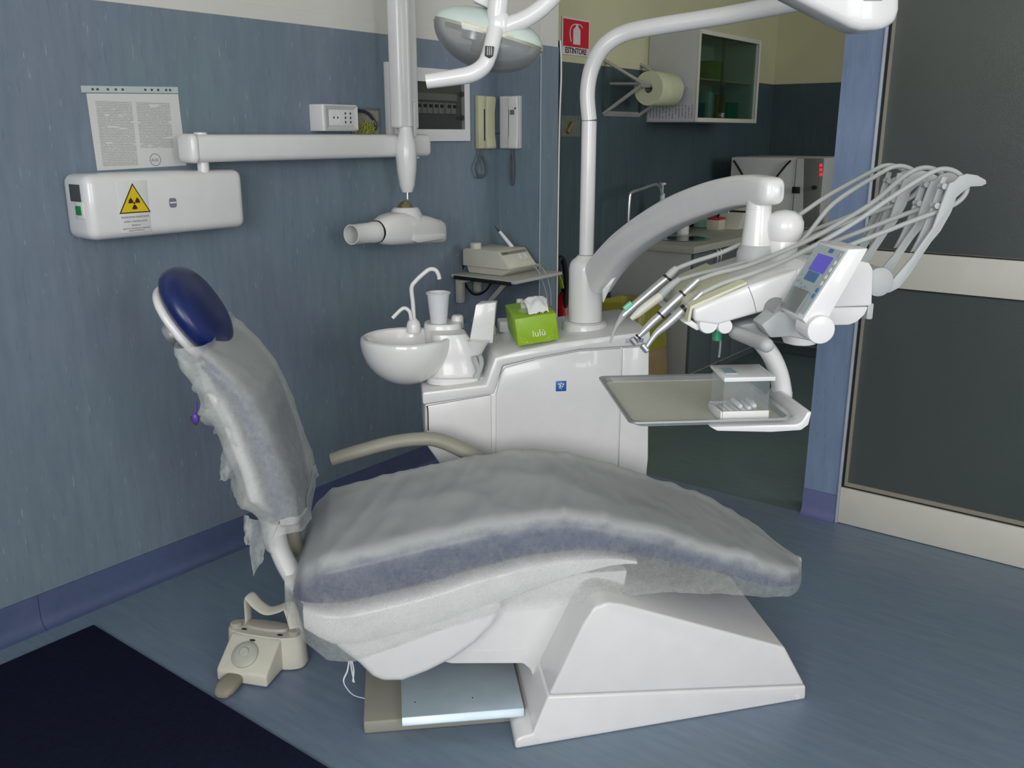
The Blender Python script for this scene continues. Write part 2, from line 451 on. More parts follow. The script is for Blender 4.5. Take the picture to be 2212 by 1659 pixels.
# ------------------------------------------------------------------ disposable cover fabric
def fabric(name, top, side):
    q = NT(name); v = q.coords()
    fib = q.noise(v, 85, 5, .75); spots = q.noise(v, 22, 3, .6)
    geo = q.add('ShaderNodeNewGeometry'); sx = q.add('ShaderNodeSeparateXYZ'); q.link(geo.outputs['Normal'], sx.inputs[0])
    mr = q.add('ShaderNodeMapRange'); mr.inputs['From Min'].default_value = .05; mr.inputs['From Max'].default_value = .97; mr.interpolation_type = 'SMOOTHSTEP'
    mr.inputs['To Min'].default_value = side; mr.inputs['To Max'].default_value = top
    q.link(sx.outputs['Z'], mr.inputs['Value'])
    a1 = q.add('ShaderNodeMath', operation='MULTIPLY_ADD'); q.link(fib, a1.inputs[0]); a1.inputs[1].default_value = .34; q.link(mr.outputs[0], a1.inputs[2])
    a2 = q.add('ShaderNodeMath', operation='MULTIPLY_ADD', use_clamp=True); q.link(spots, a2.inputs[0]); a2.inputs[1].default_value = .14; q.link(a1.outputs[0], a2.inputs[2])
    a3 = q.add('ShaderNodeMath', operation='SUBTRACT', use_clamp=True); q.link(a2.outputs[0], a3.inputs[0]); a3.inputs[1].default_value = .24
    dif = q.add('ShaderNodeBsdfDiffuse'); dif.inputs[0].default_value = lin(224, 229, 225)
    trl = q.add('ShaderNodeBsdfTranslucent'); trl.inputs[0].default_value = lin(224, 229, 226)
    trn = q.add('ShaderNodeBsdfTransparent')
    m1 = q.add('ShaderNodeMixShader'); m1.inputs[0].default_value = .3; q.link(dif.outputs[0], m1.inputs[1]); q.link(trl.outputs[0], m1.inputs[2])
    m2 = q.add('ShaderNodeMixShader'); q.link(a3.outputs[0], m2.inputs[0]); q.link(trn.outputs[0], m2.inputs[1]); q.link(m1.outputs[0], m2.inputs[2])
    q.link(m2.outputs[0], q.n['Material Output'].inputs['Surface'])
    return q.m
COVER = fabric('nonwoven_cover', .88, .31)
COVERB = fabric('nonwoven_backrest_cover', .95, .42)

# ------------------------------------------------------------------ dental chair
chair = thing('dental_chair', 'white dental chair with navy upholstery standing in the middle of the floor', 'dental chair', K.W(.35, 1.95, 0))
ST = lambda s: 1.658 + (s - .225) * .1266            # near side of the base narrows to the foot end
def knear(x, y):
    t = 1.68
    for _ in range(4): t = ST(K.T(x, y, t).x)
    return K.sz(x, y, t)
def taper(bm_poly, bev, lo=None):
    tmp = new()
    near = [tmp.verts.new((s, ST(s), z)) for s, z in bm_poly]
    far = [tmp.verts.new((s, 3.9 - ST(s), z)) for s, z in bm_poly]
    n = len(near); tmp.faces.new(near); tmp.faces.new(far[::-1])
    for i in range(n): tmp.faces.new((near[i], far[i], far[(i + 1) % n], near[(i + 1) % n]))
    bmesh.ops.recalc_face_normals(tmp, faces=tmp.faces)
    bevel_all(tmp, bev, 3)
    bmesh.ops.transform(tmp, matrix=K.M, verts=tmp.verts)
    return tmp
seamL, seamR = knear(1184, 1505), knear(1742, 1481)
p_top = [knear(1259, 1351), knear(1284, 1312), knear(1312, 1302), knear(1345, 1306), knear(1696, 1399)]
g = .0018
cover_poly = [(seamL[0] + g, seamL[1] + g)] + p_top + [(seamR[0] - .004, seamR[1] + g)]
obj('base_cover', taper(cover_poly, .007), WHITE, chair)
skirt_poly = [(.225, 0), (.226, .022), (.240, .030), (.264, .030), seamL, (seamR[0], seamR[1] - g), (seamR[0] + .002, 0)]
obj('base_skirt', taper(skirt_poly, .006), WHITE, chair)
for px_, py_ in ((1157, 1600), (1722, 1505)):
    s_, z_ = knear(px_, py_)
    obj('screw_cap', lathe(new(), K.W(s_, ST(s_) - .0012, z_), -K.b, [(.0001, .0012), (.006, .001), (.0065, 0), (.0065, -.002)], 16), WHITE2, chair)
plate = obj('base_plate', box(new(), K.M, (-.100, .62), (1.752, 2.15), (0, .032), .006), BEIGE, chair)
c1 = K.Z(868, 1549, .05); c2 = K.Z(1134, 1538, .05)
bm = prism(new(), K.M, [(c1.y, .036), (c1.y - .008, .03), (c1.y - .010, .034), (c1.y - .002, .050), (2.12, .050), (2.12, .036)], 'tz', c1.x, c2.x, .001)
obj('steel_cover', bm, mat('pale_blue_steel', (188, 204, 214), .4, .35, var=.04), plate)
for sx in (c1.x + .03, c1.x + .16):
    obj('fixing_mark', lathe(new(), K.W(sx, c1.y + .05, .050), (0, 0, 1), [(.002, 0), (.0015, .0006)], 8), DARK, plate)
arm_poly = [(-.02, .17), (.10, .129), (.262, .116), (.278, .100), (.290, .060), (.46, .060), (.50, .335), (.0, .335)]
obj('lifting_arm', prism(new(), K.M, arm_poly, 'sz', 1.80, 2.10, .006), WHITE, chair)
obj('lifting_arm_ridge', prism(new(), K.M, [(.11, .158), (.265, .150), (.265, .153), (.11, .161)], 'sz', 1.7985, 1.803), WHITE2, chair)

# seat: cushion, white pan, hanging side shell
ZTOP = [(-.235, .350), (-.21, .395), (-.17, .425), (-.05, .450), (.054, .472), (.16, .490), (.27, .502), (.35, .502), (.43, .486), (.54, .452), (.66, .408), (.78, .366), (.87, .325), (.91, .303), (.935, .292)]
ZBOT = [(-.235, .318), (-.13, .313), (-.056, .325), (.05, .346), (.157, .377), (.265, .399), (.373, .407), (.456, .399), (.569, .370), (.686, .336), (.804, .293), (.87, .284), (.935, .282)]
TN = [(-.235, 1.785), (-.21, 1.752), (-.17, 1.738), (.80, 1.738), (.86, 1.748), (.90, 1.780), (.925, 1.825), (.936, 1.872)]
TF = [(-.235, 2.10), (-.21, 2.145), (-.17, 2.162), (.70, 2.162), (.80, 2.135), (.85, 2.098), (.90, 2.020), (.925, 1.950), (.936, 1.878)]
SS = [-.235, -.228, -.215, -.195, -.17] + [-.17 + .0258 * i for i in range(1, 38)] + [.80, .82, .84, .86, .88, .895, .91, .92, .93, .935]
SS = sorted(set(round(s, 4) for s in SS))
rings = []
for s in SS:
    zt, zb, tn, tf = lerp_tab(ZTOP, s), lerp_tab(ZBOT, s), lerp_tab(TN, s), lerp_tab(TF, s)
    rings.append([K.W(p.x, p.y, p.z) for p in superring((s, (tn + tf) / 2, (zt + zb) / 2), (0, 1, 0), (0, 0, 1), (tf - tn) / 2, (zt - zb) / 2, 5, 36)])
obj('seat_cushion', loft(new(), rings), NAVY, chair)
ZPB = [(-.22, .255), (-.15, .215), (-.1, .205), (.09, .250), (.2, .290), (.35, .345), (.45, .372), (.52, .380)]
rings = []
for s in [-.215 + .03 * i for i in range(25)]:
    zt, zb = lerp_tab(ZBOT, s) - .001, min(lerp_tab(ZPB, s), lerp_tab(ZBOT, s) - .012)
    tn, tf = lerp_tab(TN, s) + .008, lerp_tab(TF, s) - .008
    rings.append([K.W(p.x, p.y, p.z) for p in superring((s, (tn + tf) / 2, (zt + zb) / 2), (0, 1, 0), (0, 0, 1), (tf - tn) / 2, (zt - zb) / 2, 6, 32)])
obj('seat_shell', loft(new(), rings), WHITE, chair)
pan_poly = [(-.17, .25), (-.145, .215), (-.104, .176), (-.078, .142), (-.055, .127), (-.01, .124), (.045, .143), (.101, .170), (.150, .205), (.189, .245), (.214, .290), (.20, .325), (-.12, .30)]
obj('seat_underpan', prism(new(), K.M, pan_poly, 'sz', 1.748, 2.152, .018, 4), WHITE, chair)

# backrest
SF = [(.40, -.203), (.53, -.218), (.61, -.232), (.65, -.243), (.72, -.262), (.77, -.282), (.82, -.316), (.85, -.345), (.87, -.372)]
def back_ring(z, front, rear, tn, tf, ex=4, n=40):
    s0 = lerp_tab(SF, z)
    a, b = s0 - front, s0 - rear
    return superring(((a + b) / 2, (tn + tf) / 2, z), (0, 1, 0), (1, 0, 0), (tf - tn) / 2, (a - b) / 2, ex, n)
ZZ = [.47 + .02 * i for i in range(20)]
rings = []
for z in ZZ:
    e = min(1, (z - .45) / .05, (.875 - z) / .03); e = max(e, .2) ** .5
    rings.append([K.W(*p) for p in back_ring(z, .004, .004 + .050 * e, 1.95 - .178 * e, 1.95 + .178 * e, 4.5)])
obj('backrest_cushion', loft(new(), rings), NAVY, chair)
rings = []
for z in [.49 + .02 * i for i in range(18)]:
    e = max(min(1, (z - .47) / .08, (.86 - z) / .08), .15) ** .5
    rings.append([K.W(*p) for p in back_ring(z, .052, .056 + .045 * e, 1.95 - .165 * e, 1.95 + .165 * e, 3)])
obj('backrest_shell', loft(new(), rings), WHITE, chair)
bm = new()
tube(bm, [K.P(598, 1120, 1.86), K.P(598, 1160, 1.86), K.P(612, 1205, 1.86), K.P(648, 1262, 1.86), K.P(690, 1300, 1.88)], [.020, .021, .021, .022, .022], 14, flat=1.7, up=K.b)
obj('backrest_arm', bm, WHITE, chair)
bm = tube(new(), [K.P(625, 1125, 1.95), K.P(630, 1170, 1.95), K.P(650, 1215, 1.95)], [.022, .024, .02], 12, flat=1.4, up=K.b)
obj('hinge_cover', bm, BEIGE, chair)
# headrest
e1 = (K.a * -.52 + V((0, 0, .855))).normalized(); e2 = (K.a * .855 + V((0, 0, .52))).normalized()
hc = K.W(-.412, 1.95, .925)
hp = obj('headrest_pad', blob(new(), hc, e1, e2, K.b, .102, .040, .125, 2.25, 36, 20), NAVY, chair)
obj('headrest_shell', blob(new(), hc - e2 * .036 - e1 * .006, e1, e2, K.b, .088, .018, .105, 2.6, 32, 16), WHITE, chair)
kn = K.P(373, 724, 1.93)
obj('headrest_knob', lathe(new(), kn + e2 * .012, -e2, [(.026, 0), (.028, .002), (.028, .016), (.025, .020), (.001, .021)], 24), STEEL, chair)
obj('headrest_stem', box(new(), Matrix.Translation(hc - e1 * .10 - e2 * .045) @ Matrix(((e1.x, K.b.x, e2.x, 0), (e1.y, K.b.y, e2.y, 0), (e1.z, K.b.z, e2.z, 0), (0, 0, 0, 1))), (-.09, .05), (-.02, .02), (-.004, .004), .002), STEEL, chair)
obj('stem_pin', lathe(new(), K.P(413, 764, 1.90), -K.b, [(.007, -.02), (.007, .004), (.004, .006), (.0005, .006)], 14), CHROME, chair)
# armrest on the far side
pts = [K.P(x, y, 2.22) for x, y in ((716, 993), (770, 976), (850, 955), (915, 948), (950, 952), (990, 968), (1028, 990), (1050, 1020))]
obj('armrest', tube(new(), pts, [.0185, .0195, .0195, .0195, .021, .022, .022, .022], 16, flat=.9), BEIGE, chair)

# ------------------------------------------------------------------ covers
def fold(p, amp, sc, seed=0.0):
    q_ = V((p.x * sc + seed, p.y * sc * .6 + seed, p.z * sc))
    r_ = 1 - abs(noise.noise(q_)) * 2.2
    return amp * (max(r_, 0) ** 2)
ZCOV = [(-.254, .262), (-.211, .235), (-.167, .200), (-.12, .186), (-.06, .205), (-.006, .225), (.092, .260), (.214, .283), (.321, .292), (.385, .299), (.545, .306), (.707, .298), (.837, .276), (.885, .268), (.92, .275), (.945, .280)]
rings = []
CS = [-.254, -.250] + [-.246 + .0085 * i for i in range(139)] + [.938, .944]
for s in CS:
    sc_ = max(min(s, .935), -.235)
    o_ = .004
    zt, tn, tf = lerp_tab(ZTOP, sc_) + o_, lerp_tab(TN, sc_) - o_, lerp_tab(TF, sc_) + o_
    zc = lerp_tab(ZCOV, s)
    n_ = 72; ring = []
    hw, hz, tc = (tf - tn) / 2, (zt - zc), (tn + tf) / 2
    rc = min(.034, hw * .7, hz * .5)
    # walk: near hem up, round the edge, across, down the far side
    path = []
    for j in range(24): path.append((tn + .006 * (1 - j / 23) ** 2 * (1 if s < .6 else .3), zc + (hz - rc) * j / 23, -1, 0))
    for j in range(1, 7):
        a = PI / 2 * j / 6; path.append((tn + rc - rc * math.cos(a), zt - rc + rc * math.sin(a), -math.cos(a), math.sin(a)))
    for j in range(1, 20): path.append((tn + rc + (2 * hw - 2 * rc) * j / 20, zt, 0, 1))
    for j in range(0, 7):
        a = PI / 2 * (1 - j / 6); path.append((tf - rc + rc * math.cos(a), zt - rc + rc * math.sin(a), math.cos(a), math.sin(a)))
    for j in range(1, 16): path.append((tf, zt - rc - (hz - rc) * j / 15, 1, 0))
    if s < -.2: shr = 1 - ((-.2 - s) / .054) ** 2 * .08
    elif s > .92: shr = 1 - ((s - .92) / .024) ** 2 * .3
    else: shr = 1
    for (t, z, nt, nz) in path:
        p = V((s, t, z))
        side = abs(nt)
        d = (noise.noise(V((s * 9, t * 9, z * 9))) * .0022 + fold(V((s + z * .8, t, z)), .0055, 5.5) + fold(V((s * 1.7 - z, t * 1.5, z * 2)), .0022, 11, 4.3))
        if nz > .5: d += fold(V((s * 2.2 - t * .8, t * .3, 0)), .0050, 7.0, 9.1) * (1 if s > .3 else .6)
        hem = max(0, 1 - (z - zc) / .05) * side
        d += hem * (noise.noise(V((s * 22, 3.1, nt))) * .004 - .002)
        t2 = tc + (t - tc) * shr
        ring.append(K.W(s, t2 + nt * d, z + nz * d + hem * noise.noise(V((s * 17, 7.7, nt))) * .004))
    rings.append(ring)
bm = new(); loft(bm, rings, closed=False, cap=False)
# close both ends with a patch
tmp = new()
for ring, mid in ((rings[0], -.255), (rings[-1], .9465)):
    vs = [tmp.verts.new(p) for p in ring]; m = len(vs)
    for j in range(m // 2 - 1):
        try: tmp.faces.new((vs[j], vs[j + 1], vs[m - 2 - j], vs[m - 1 - j]))
        except ValueError: pass
merge(bm, tmp)
bmesh.ops.remove_doubles(bm, verts=bm.verts, dist=1e-5)
cv = obj('seat_cover', bm, COVER, loc=K.W(.35, 1.95, .3), ang=70)
tag(cv, 'semi-transparent disposable cover stretched over the long seat of the dental chair', 'chair cover')
tie = new()
for pts in ([(754, 1428), (750, 1450), (742, 1470), (749, 1487), (764, 1502), (788, 1509)], [(757, 1428), (760, 1450), (765, 1474)], [(760, 1428), (764, 1448), (762, 1473)]):
    tube(tie, [K.P(x, y, 1.745) for x, y in pts], .0022, 6, flat=.35)
obj('tie_string', tie, mat('white_string', (222, 226, 230), .8), cv)

rings = []
BZ = [.465 + .0085 * i for i in range(50)]
for z in BZ:
    e = max(min(1, (z - .42) / .10, (.893 - z) / .030), .12) ** .5
    n_ = 88
    w = .190 * (.95 + .05 * e)
    ring = back_ring(min(z, .874), -.009, .057 + .052 * min(1, (z - .43) / .15) * max(0, min(1, (.875 - z) / .10)) * (.45 + .55 * e), 1.95 - w, 1.95 + w, 5.2, n_)
    s0 = lerp_tab(SF, min(z, .874)); out = []
    for p in ring:
        rear = max(0, min(1, (s0 - .045 - p.x) / .03))
        near = max(0, min(1, (1.82 - p.y) / .04))
        d = fold(V((p.x, p.y * 2, z * .9)), .004, 6, 2.2)
        d += rear * (fold(V((p.x * 2, p.y * 1.6, z)), .020, 7, 5.5) + .012 * noise.noise(V((p.y * 12, z * 16, 1.7))))
        if z < .62 and not rear: d += fold(V((0, p.y * 3.2 + z * 1.5, .2)), .012 * (.62 - z) / .15, 6, 8.8)
        c_ = V((s0 - .04, 1.95, z)); n3 = V((p.x - c_.x, (p.y - c_.y) * .3, 0))
        n3 = n3.normalized() if n3.length > 1e-6 else V((1, 0, 0))
        zz = z
        if z < .50: zz += noise.noise(V((p.y * 9, p.x * 20, 4.0))) * .02 - (.015 if p.x < s0 - .05 else -.02)
        if z > .855: zz += .012 * noise.noise(V((p.y * 11, p.x * 16, .3)))
        out.append(K.W(p.x + n3.x * d, p.y + n3.y * d, zz))
    rings.append(out)
bcv = obj('backrest_cover', loft(new(), rings, True, False), COVERB, loc=K.W(-.3, 1.95, .5), ang=80)
tag(bcv, 'white disposable cover wrapped and bunched around the upright backrest', 'chair cover')
def sheet(bm, quad_px, t, nu=10, nv=14, amp=.008, seed=0):
    """thin hanging cloth flap from corner pixels (tl, tr, br, bl)"""
    c = [K.T(x, y, t) for x, y in quad_px]
    rr = []
    for i in range(nv + 1):
        v_ = i / nv; row = []
        for j in range(nu + 1):
            u_ = j / nu
            p = (c[0] * (1 - u_) + c[1] * u_) * (1 - v_) + (c[3] * (1 - u_) + c[2] * u_) * v_
            p.y += amp * math.sin(u_ * 7 + v_ * 3 + seed) + amp * noise.noise(V((u_ * 3, v_ * 4, seed)))
            p.x += .006 * noise.noise(V((u_ * 2, v_ * 5, seed + 9)))
            row.append(K.W(*p))
        rr.append(row)
    return loft(bm, rr, False, False)
f = sheet(new(), [(527, 1112), (580, 1130), (570, 1205), (548, 1243)], 1.80, amp=.006, seed=2)
sheet(f, [(527, 1112), (545, 1120), (540, 1180), (527, 1172)], 1.797, amp=.004, seed=5)
obj('loose_corner', f, COVERB, bcv, ang=80)
obj('loose_flap', sheet(new(), [(483, 960), (515, 985), (500, 1035), (472, 1041)], 1.80, amp=.006, seed=4), COVERB, bcv, ang=80)
def ruffle(bm, line, outx, outy, t, waves, depth, seed, nu=70, nv=8):
    """gathered cloth along an edge: line of pixels, how far it stands out in pixels"""
    ln = spline([V((x, y, 0)) for x, y in line], 14); rr = []
    for i in range(nu + 1):
        u_ = i / nu; p = ln[min(int(u_ * (len(ln) - 1)), len(ln) - 1)]; row = []
        amp = .55 + .45 * math.sin(u_ * waves * 2 * PI + seed) + .25 * noise.noise(V((u_ * 9, seed, 0)))
        amp *= min(1, u_ * 8, (1 - u_) * 8)
        for j in range(nv + 1):
            v_ = j / nv; k_ = math.sin(v_ * PI * .62)
            x = p.x + outx * amp * k_; y = p.y + outy * amp * k_ + 6 * noise.noise(V((u_ * 12, v_ * 2, seed)))
            tt = t + depth * (v_ - .2) + .010 * math.sin(u_ * waves * 4 * PI + v_ * 2 + seed) * v_
            row.append(K.P(x, y, tt))
        rr.append(row)
    return loft(bm, rr, False, False)
f = ruffle(new(), [(440, 778), (446, 800), (462, 840), (480, 880), (500, 930), (512, 965)], -46, 12, 1.785, 3.3, .05, .6)
ruffle(f, [(446, 790), (458, 830), (478, 880), (498, 930), (506, 990)], -34, 14, 1.83, 4.1, .08, 2.2)
obj('bunched_ruff', f, COVERB, bcv, ang=80)
PURPLE = mat('purple_plastic', (84, 60, 150), .4)
cl = thing('cover_clip', 'small purple clip dangling behind the backrest against the blue wall', 'clip', K.P(421, 905, 1.82))
cl_b = obj('clip_body', blob(new(), K.P(422, 904, 1.82), K.a, V((0, 0, 1)), K.b, .0075, .012, .005, 2.2, 14, 8), PURPLE, cl)
obj('clip_cord', tube(new(), [K.P(424, 868, 1.83), K.P(425, 885, 1.825), K.P(423, 900, 1.82)], .0022, 6), PURPLE, cl)
obj('clip_jaw', tube(new(), [K.P(412, 900, 1.82), K.P(418, 912, 1.82), K.P(426, 918, 1.82)], .0028, 6), mat('bronze_jaw', (96, 86, 84), .4, .6), cl)

# ------------------------------------------------------------------ dental unit cabinet
unit = thing('dental_unit', 'white dental unit cabinet with spittoon bowl and tall column behind the chair', 'dental unit', K.W(.38, 2.52, 0))
TF0 = 2.35
body = [(.072, .575), (.070, .464), (.104, .410), (.150, .330), (.165, .02), (.66, .02), (.695, .25), (.703, .39), (.692, .722), (.613, .719), (.495, .715), (.378, .696), (.286, .676), (.258, .600)]
obj('cabinet_body', prism(new(), K.M, body, 'sz', TF0 + .008, 2.66, .006), WHITE, unit)
lip = [(.066, .577), (.066, .612), (.237, .628), (.262, .702), (.331, .719), (.432, .737), (.572, .752), (.690, .763), (.693, .725), (.613, .721), (.495, .717), (.378, .698), (.284, .678), (.260, .601)]
deck = obj('top_deck', prism(new(), K.M, lip, 'sz', TF0 - .002, 2.68, .006), WHITE, unit)
obj('left_panel', prism(new(), K.M, [(.077, .572), (.0745, .466), (.107, .413), (.252, .405), (.252, .597)], 'sz', TF0, TF0 + .02, .003), WHITE, unit)
obj('front_door', prism(new(), K.M, [(.264, .30), (.612, .30), (.612, .716), (.495, .712), (.378, .693), (.290, .672), (.280, .655), (.266, .600)], 'sz', TF0 + .0005, TF0 + .02, .003), WHITE, unit)
obj('right_panel', prism(new(), K.M, [(.615, .30), (.690, .30), (.699, .39), (.689, .719), (.615, .717)], 'sz', TF0 + .002, TF0 + .02, .003), WHITE, unit)
obj('grip_slot', tube(new(), [K.P(921, 878, TF0), K.P(924, 884, TF0), K.P(925, 930, TF0)], .0016, 6), BLACKR, unit)
lg = K.T(1212, 834, TF0)
em = obj('emblem_plate', box(new(), K.M, (lg.x - .0145, lg.x + .0145), (TF0 - .001, TF0 + .002), (lg.z - .0145, lg.z + .0145), .0005), mat('blue_emblem', (38, 98, 180), .35), unit)
bm = new()
for dx, dz, r_ in ((-.006, .006, .0028), (0, .008, .0026), (.006, .005, .0028), (.004, -.001, .0024), (-.002, .002, .0026), (-.005, -.002, .002)):
    lathe(bm, K.W(lg.x + dx, TF0 - .001, lg.z + dz), -K.b, [(r_, 0), (r_ * .8, .0006)], 10)
tube(bm, [K.W(lg.x - .004, TF0 - .0012, lg.z - .008), K.W(lg.x - .002, TF0 - .0012, lg.z), K.W(lg.x + .001, TF0 - .0012, lg.z - .009)], .0009, 6)
obj('emblem_mark', bm, WHITE2, em)
nb = K.T(1372, 736, TF0 - .004)
nbp = obj('name_badge', box(new(), K.M, (nb.x - .026, nb.x + .024), (TF0 - .0045, TF0 - .001), (nb.z - .006, nb.z + .006), .0005), mat('grey_blue_badge', (176, 186, 200), .4), unit)
text('badge_lettering', 'UOO', .012, K.W(nb.x + .008, TF0 - .005, nb.z), K.a, (0, 0, 1), mat('blue_print', (50, 76, 130), .5), nbp)
bm = new()
box(bm, K.M, (.25, .295), (2.60, 2.66), (.70, .735), .004); box(bm, K.M, (.305, .34), (2.60, 2.66), (.715, .748), .004)
obj('instrument_rest', bm, WHITE2, unit)
# riser between the two deck levels, holder flap and suction hoses
fl = new()
prism(fl, K.M, [K.sz(1012, 738, 2.46), K.sz(1026, 655, 2.46), K.sz(1070, 650, 2.46), K.sz(1063, 738, 2.46)], 'sz', 2.44, 2.475, .003, poly2=[K.sz(1008, 736, 2.50), K.sz(1038, 646, 2.50), K.sz(1073, 645, 2.50), K.sz(1062, 738, 2.50)])
flap = obj('holder_flap', fl, WHITE, unit)
bm = lathe(new(), K.P(1027, 757, 2.43), K.a * .1 + V((0, 0, 1)), [(.016, -.018), (.022, 0), (.032, .022), (.036, .03)], 20)
obj('holder_cup', bm, WHITE, unit)
hz = [[(1024, 770), (1028, 782), (1034, 800), (1031, 822)], [(1036, 768), (1040, 782), (1036, 800), (1026, 815)]]
for pp in hz: obj('suction_hose', tube(new(), [K.P(x, y, 2.40) for x, y in pp], .0075, 10), GREYP, unit)
# spittoon: support, bowl, spouts
sc_ = K.W(.165, 2.46, 0)
bm = new()
rings = []
for z, h1, h2, ds in ((.618, .085, .075, 0), (.634, .083, .073, 0), (.637, .074, .064, 0), (.645, .068, .06, 0), (.69, .062, .056, -.005), (.73, .056, .052, -.012), (.752, .048, .046, -.02)):
    rings.append(superring(sc_ + K.a * ds + V((0, 0, z)), K.a, K.b, h1, h2, 3.2, 32))
obj('spittoon_support', loft(bm, rings), WHITE, unit)
bc = K.W(.028, 2.45, 0)
R = .125; ZR = .737
prof = [(.001, ZR - .126)] + [(R * math.sin(a), ZR - .126 * math.cos(a)) for a in [PI / 2 * i / 16 for i in range(1, 17)]]
prof += [(R - .002, ZR + .006), (R - .008, ZR + .009), (R - .018, ZR + .006)]
prof += [((R - .022) * math.cos(a), ZR + .004 - .085 * math.sin(a)) for a in [PI / 2 * i / 14 for i in range(1, 14)]] + [(.001, ZR - .081)]
bowl = obj('spittoon_bowl', lathe(new(), bc, (0, 0, 1), prof, 48, cap=False), mat('white_ceramic', (230, 230, 228), .16, coat=.5, var=.01), unit)
obj('drain', lathe(new(), bc + V((0, 0, ZR - .082)), (0, 0, 1), [(.018, 0), (.018, .003), (.012, .004), (.001, .001)], 20), STEEL, bowl)
TB = 2.545
kb = K.P(893, 690, TB)
obj('spout_base', lathe(new(), kb - V((0, 0, .006)), (0, 0, 1), [(.021, -.03), (.020, -.010), (.017, .000), (.011, .006), (.008, .010), (.001, .012)], 24), WHITE, unit)
obj('cup_filler_spout', tube(new(), [K.P(x, y, TB) for x, y in ((894, 688), (892, 655), (889, 622), (898, 607), (915, 591), (928, 582), (940, 583), (947, 593), (949, 603))], .0062, 12), WHITE, unit)
obj('bowl_rinse_spout', tube(new(), [K.P(x, y, TB - .01) for x, y in ((888, 690), (885, 674), (876, 666), (866, 669), (848, 687))], .0055, 12), WHITE, unit)
cst = K.P(966, 700, 2.53)
rings = [superring(K.W(.135, 2.53, z), K.a, K.b, h, h * .9, 2.6, 28) for z, h in ((.70, .052), (.76, .054), (.766, .051))]
stand = obj('cup_stand', loft(new(), rings), WHITE, unit)
obj('cup_lever', lathe(new(), K.W(.178, 2.55, .745), (0, 0, 1), [(.018, 0), (.018, .03), (.014, .036), (.001, .037)], 18), WHITE, unit)
# column that carries the light and the instrument arm
cc = K.W(.540, 2.50, 0)
obj('column_foot', lathe(new(), cc, (0, 0, 1), [(.066, .735), (.066, .752), (.062, .762), (.055, .766), (.001, .766)], 36), WHITE, unit)
col = new()
lathe(col, cc, (0, 0, 1), [(.048, .766), (.048, .915), (.046, .928), (.040, .938), (.030, .946), (.0235, .953), (.001, .953)], 40)
obj('column', col, WHITE, unit)
obj('column_joint_ring', lathe(new(), cc, (0, 0, 1), [(.0484, .764), (.0484, .767)], 36), SEAM, unit)

# disposable cup on the stand
cb = K.P(948, 698, 2.52); cb.z = .7665
tp = .0325
cup = thing('plastic_cup', 'white disposable plastic cup standing beside the spittoon bowl', 'cup', cb)
pr = [(.001, .002), (.022, .002), (.0225, 0), (.0235, .004), (tp - .001, .082), (tp + .002, .083), (tp + .0025, .086), (tp, .087), (tp - .0015, .084), (.0215, .004), (.001, .004)]
obj('cup_wall', lathe(new(), cb, (0, 0, 1), pr, 32, cap=False), mat('translucent_white_cup', (232, 234, 236), .35, trans=.15), cup)

# tissue box
tl = K.T(1114, 754, 2.355)
def on_deck(s): return lerp_tab([(.262, .702), (.331, .719), (.432, .737), (.572, .752)], s)
tb0 = V((.328, 2.358, on_deck(.385) + .001))
sl = math.atan2(.752 - .719, .572 - .331)
MT = K.M @ Matrix.Translation(tb0) @ Matrix.Rotation(-sl, 4, 'Y')
LIME = mat('lime_green_card', (150, 190, 30), .45, var=.06, vs=30)
tis = thing('tissue_box', 'lime green tissue box with a white tissue sticking out on the cabinet', 'tissue box', K.W(.385, 2.47, tb0.z))
tbx = obj('carton', box(new(), MT, (0, .112), (0, .215), (0, .074), .0012), LIME, tis)
LEAF = mat('pale_leaf_print', (196, 220, 120), .5)
for ox, oz, s_, m_ in ((.006, .045, 1, 1), (.012, .048, 1.2, 1), (.022, .010, -.7, 1), (.098, .016, -1, -1), (.088, .012, -.8, -1), (.026, .006, .9, -1)):
    loop = [(ox, oz), (ox + .006 * m_, oz + .012 * s_), (ox + .018 * m_, oz + .016 * s_), (ox + .012 * m_, oz + .004 * s_), (ox, oz)]
    obj('leaf_print', tube(new(), [MT @ V((x, -.0006, max(z, .001))) for x, z in loop], .0005, 5, k=4), LEAF, tbx)
text('carton_lettering', 'lulù', .026, MT @ V((.060, -.0006, .026)), MT.to_3x3() @ V((1, 0, 0)), MT.to_3x3() @ V((0, 0, 1)), mat('white_print', (235, 238, 225), .5), tbx)
obj('opening_film', lathe(new(), MT @ V((.060, .095, .0742)), MT.to_3x3() @ V((0, 0, 1)), [(.036, 0), (.036, .0006)], 24), mat('pale_green_film', (196, 214, 170), .3), tbx)
rr = []
for i in range(15):
    v_ = i / 14; row = []
    for j in range(19):
        u_ = j / 18
        p = V((.036 + .062 * u_ + .010 * noise.noise(V((v_ * 2, 1.3, u_))), .02 + .10 * v_, .076 + .034 * math.sin(PI * v_) ** .7 * (.75 + .25 * math.sin(u_ * PI)) + .010 * noise.noise(V((u_ * 4, v_ * 4, 2.2))) + .006 * abs(noise.noise(V((u_ * 9, v_ * 9, 5))))))
        row.append(MT @ p)
    rr.append(row)
obj('tissue', loft(new(), rr, False, False), mat('white_tissue', (236, 236, 236), .9), tis, ang=60)
# small bottle behind the tissue box
bp = K.W(.372, 2.645, .7335)
bt = thing('capped_bottle', 'small bottle with a white cap behind the green tissue box', 'bottle', bp)
obj('bottle_body', lathe(new(), bp, (0, 0, 1), [(.001, 0), (.017, 0), (.018, .004), (.018, .040), (.009, .050), (.009, .055)], 20), mat('cloudy_plastic', (206, 208, 210), .4), bt)
obj('bottle_cap', lathe(new(), bp, (0, 0, 1), [(.0105, .051), (.0105, .070), (.009, .073), (.001, .073)], 20), WHITE2, bt)

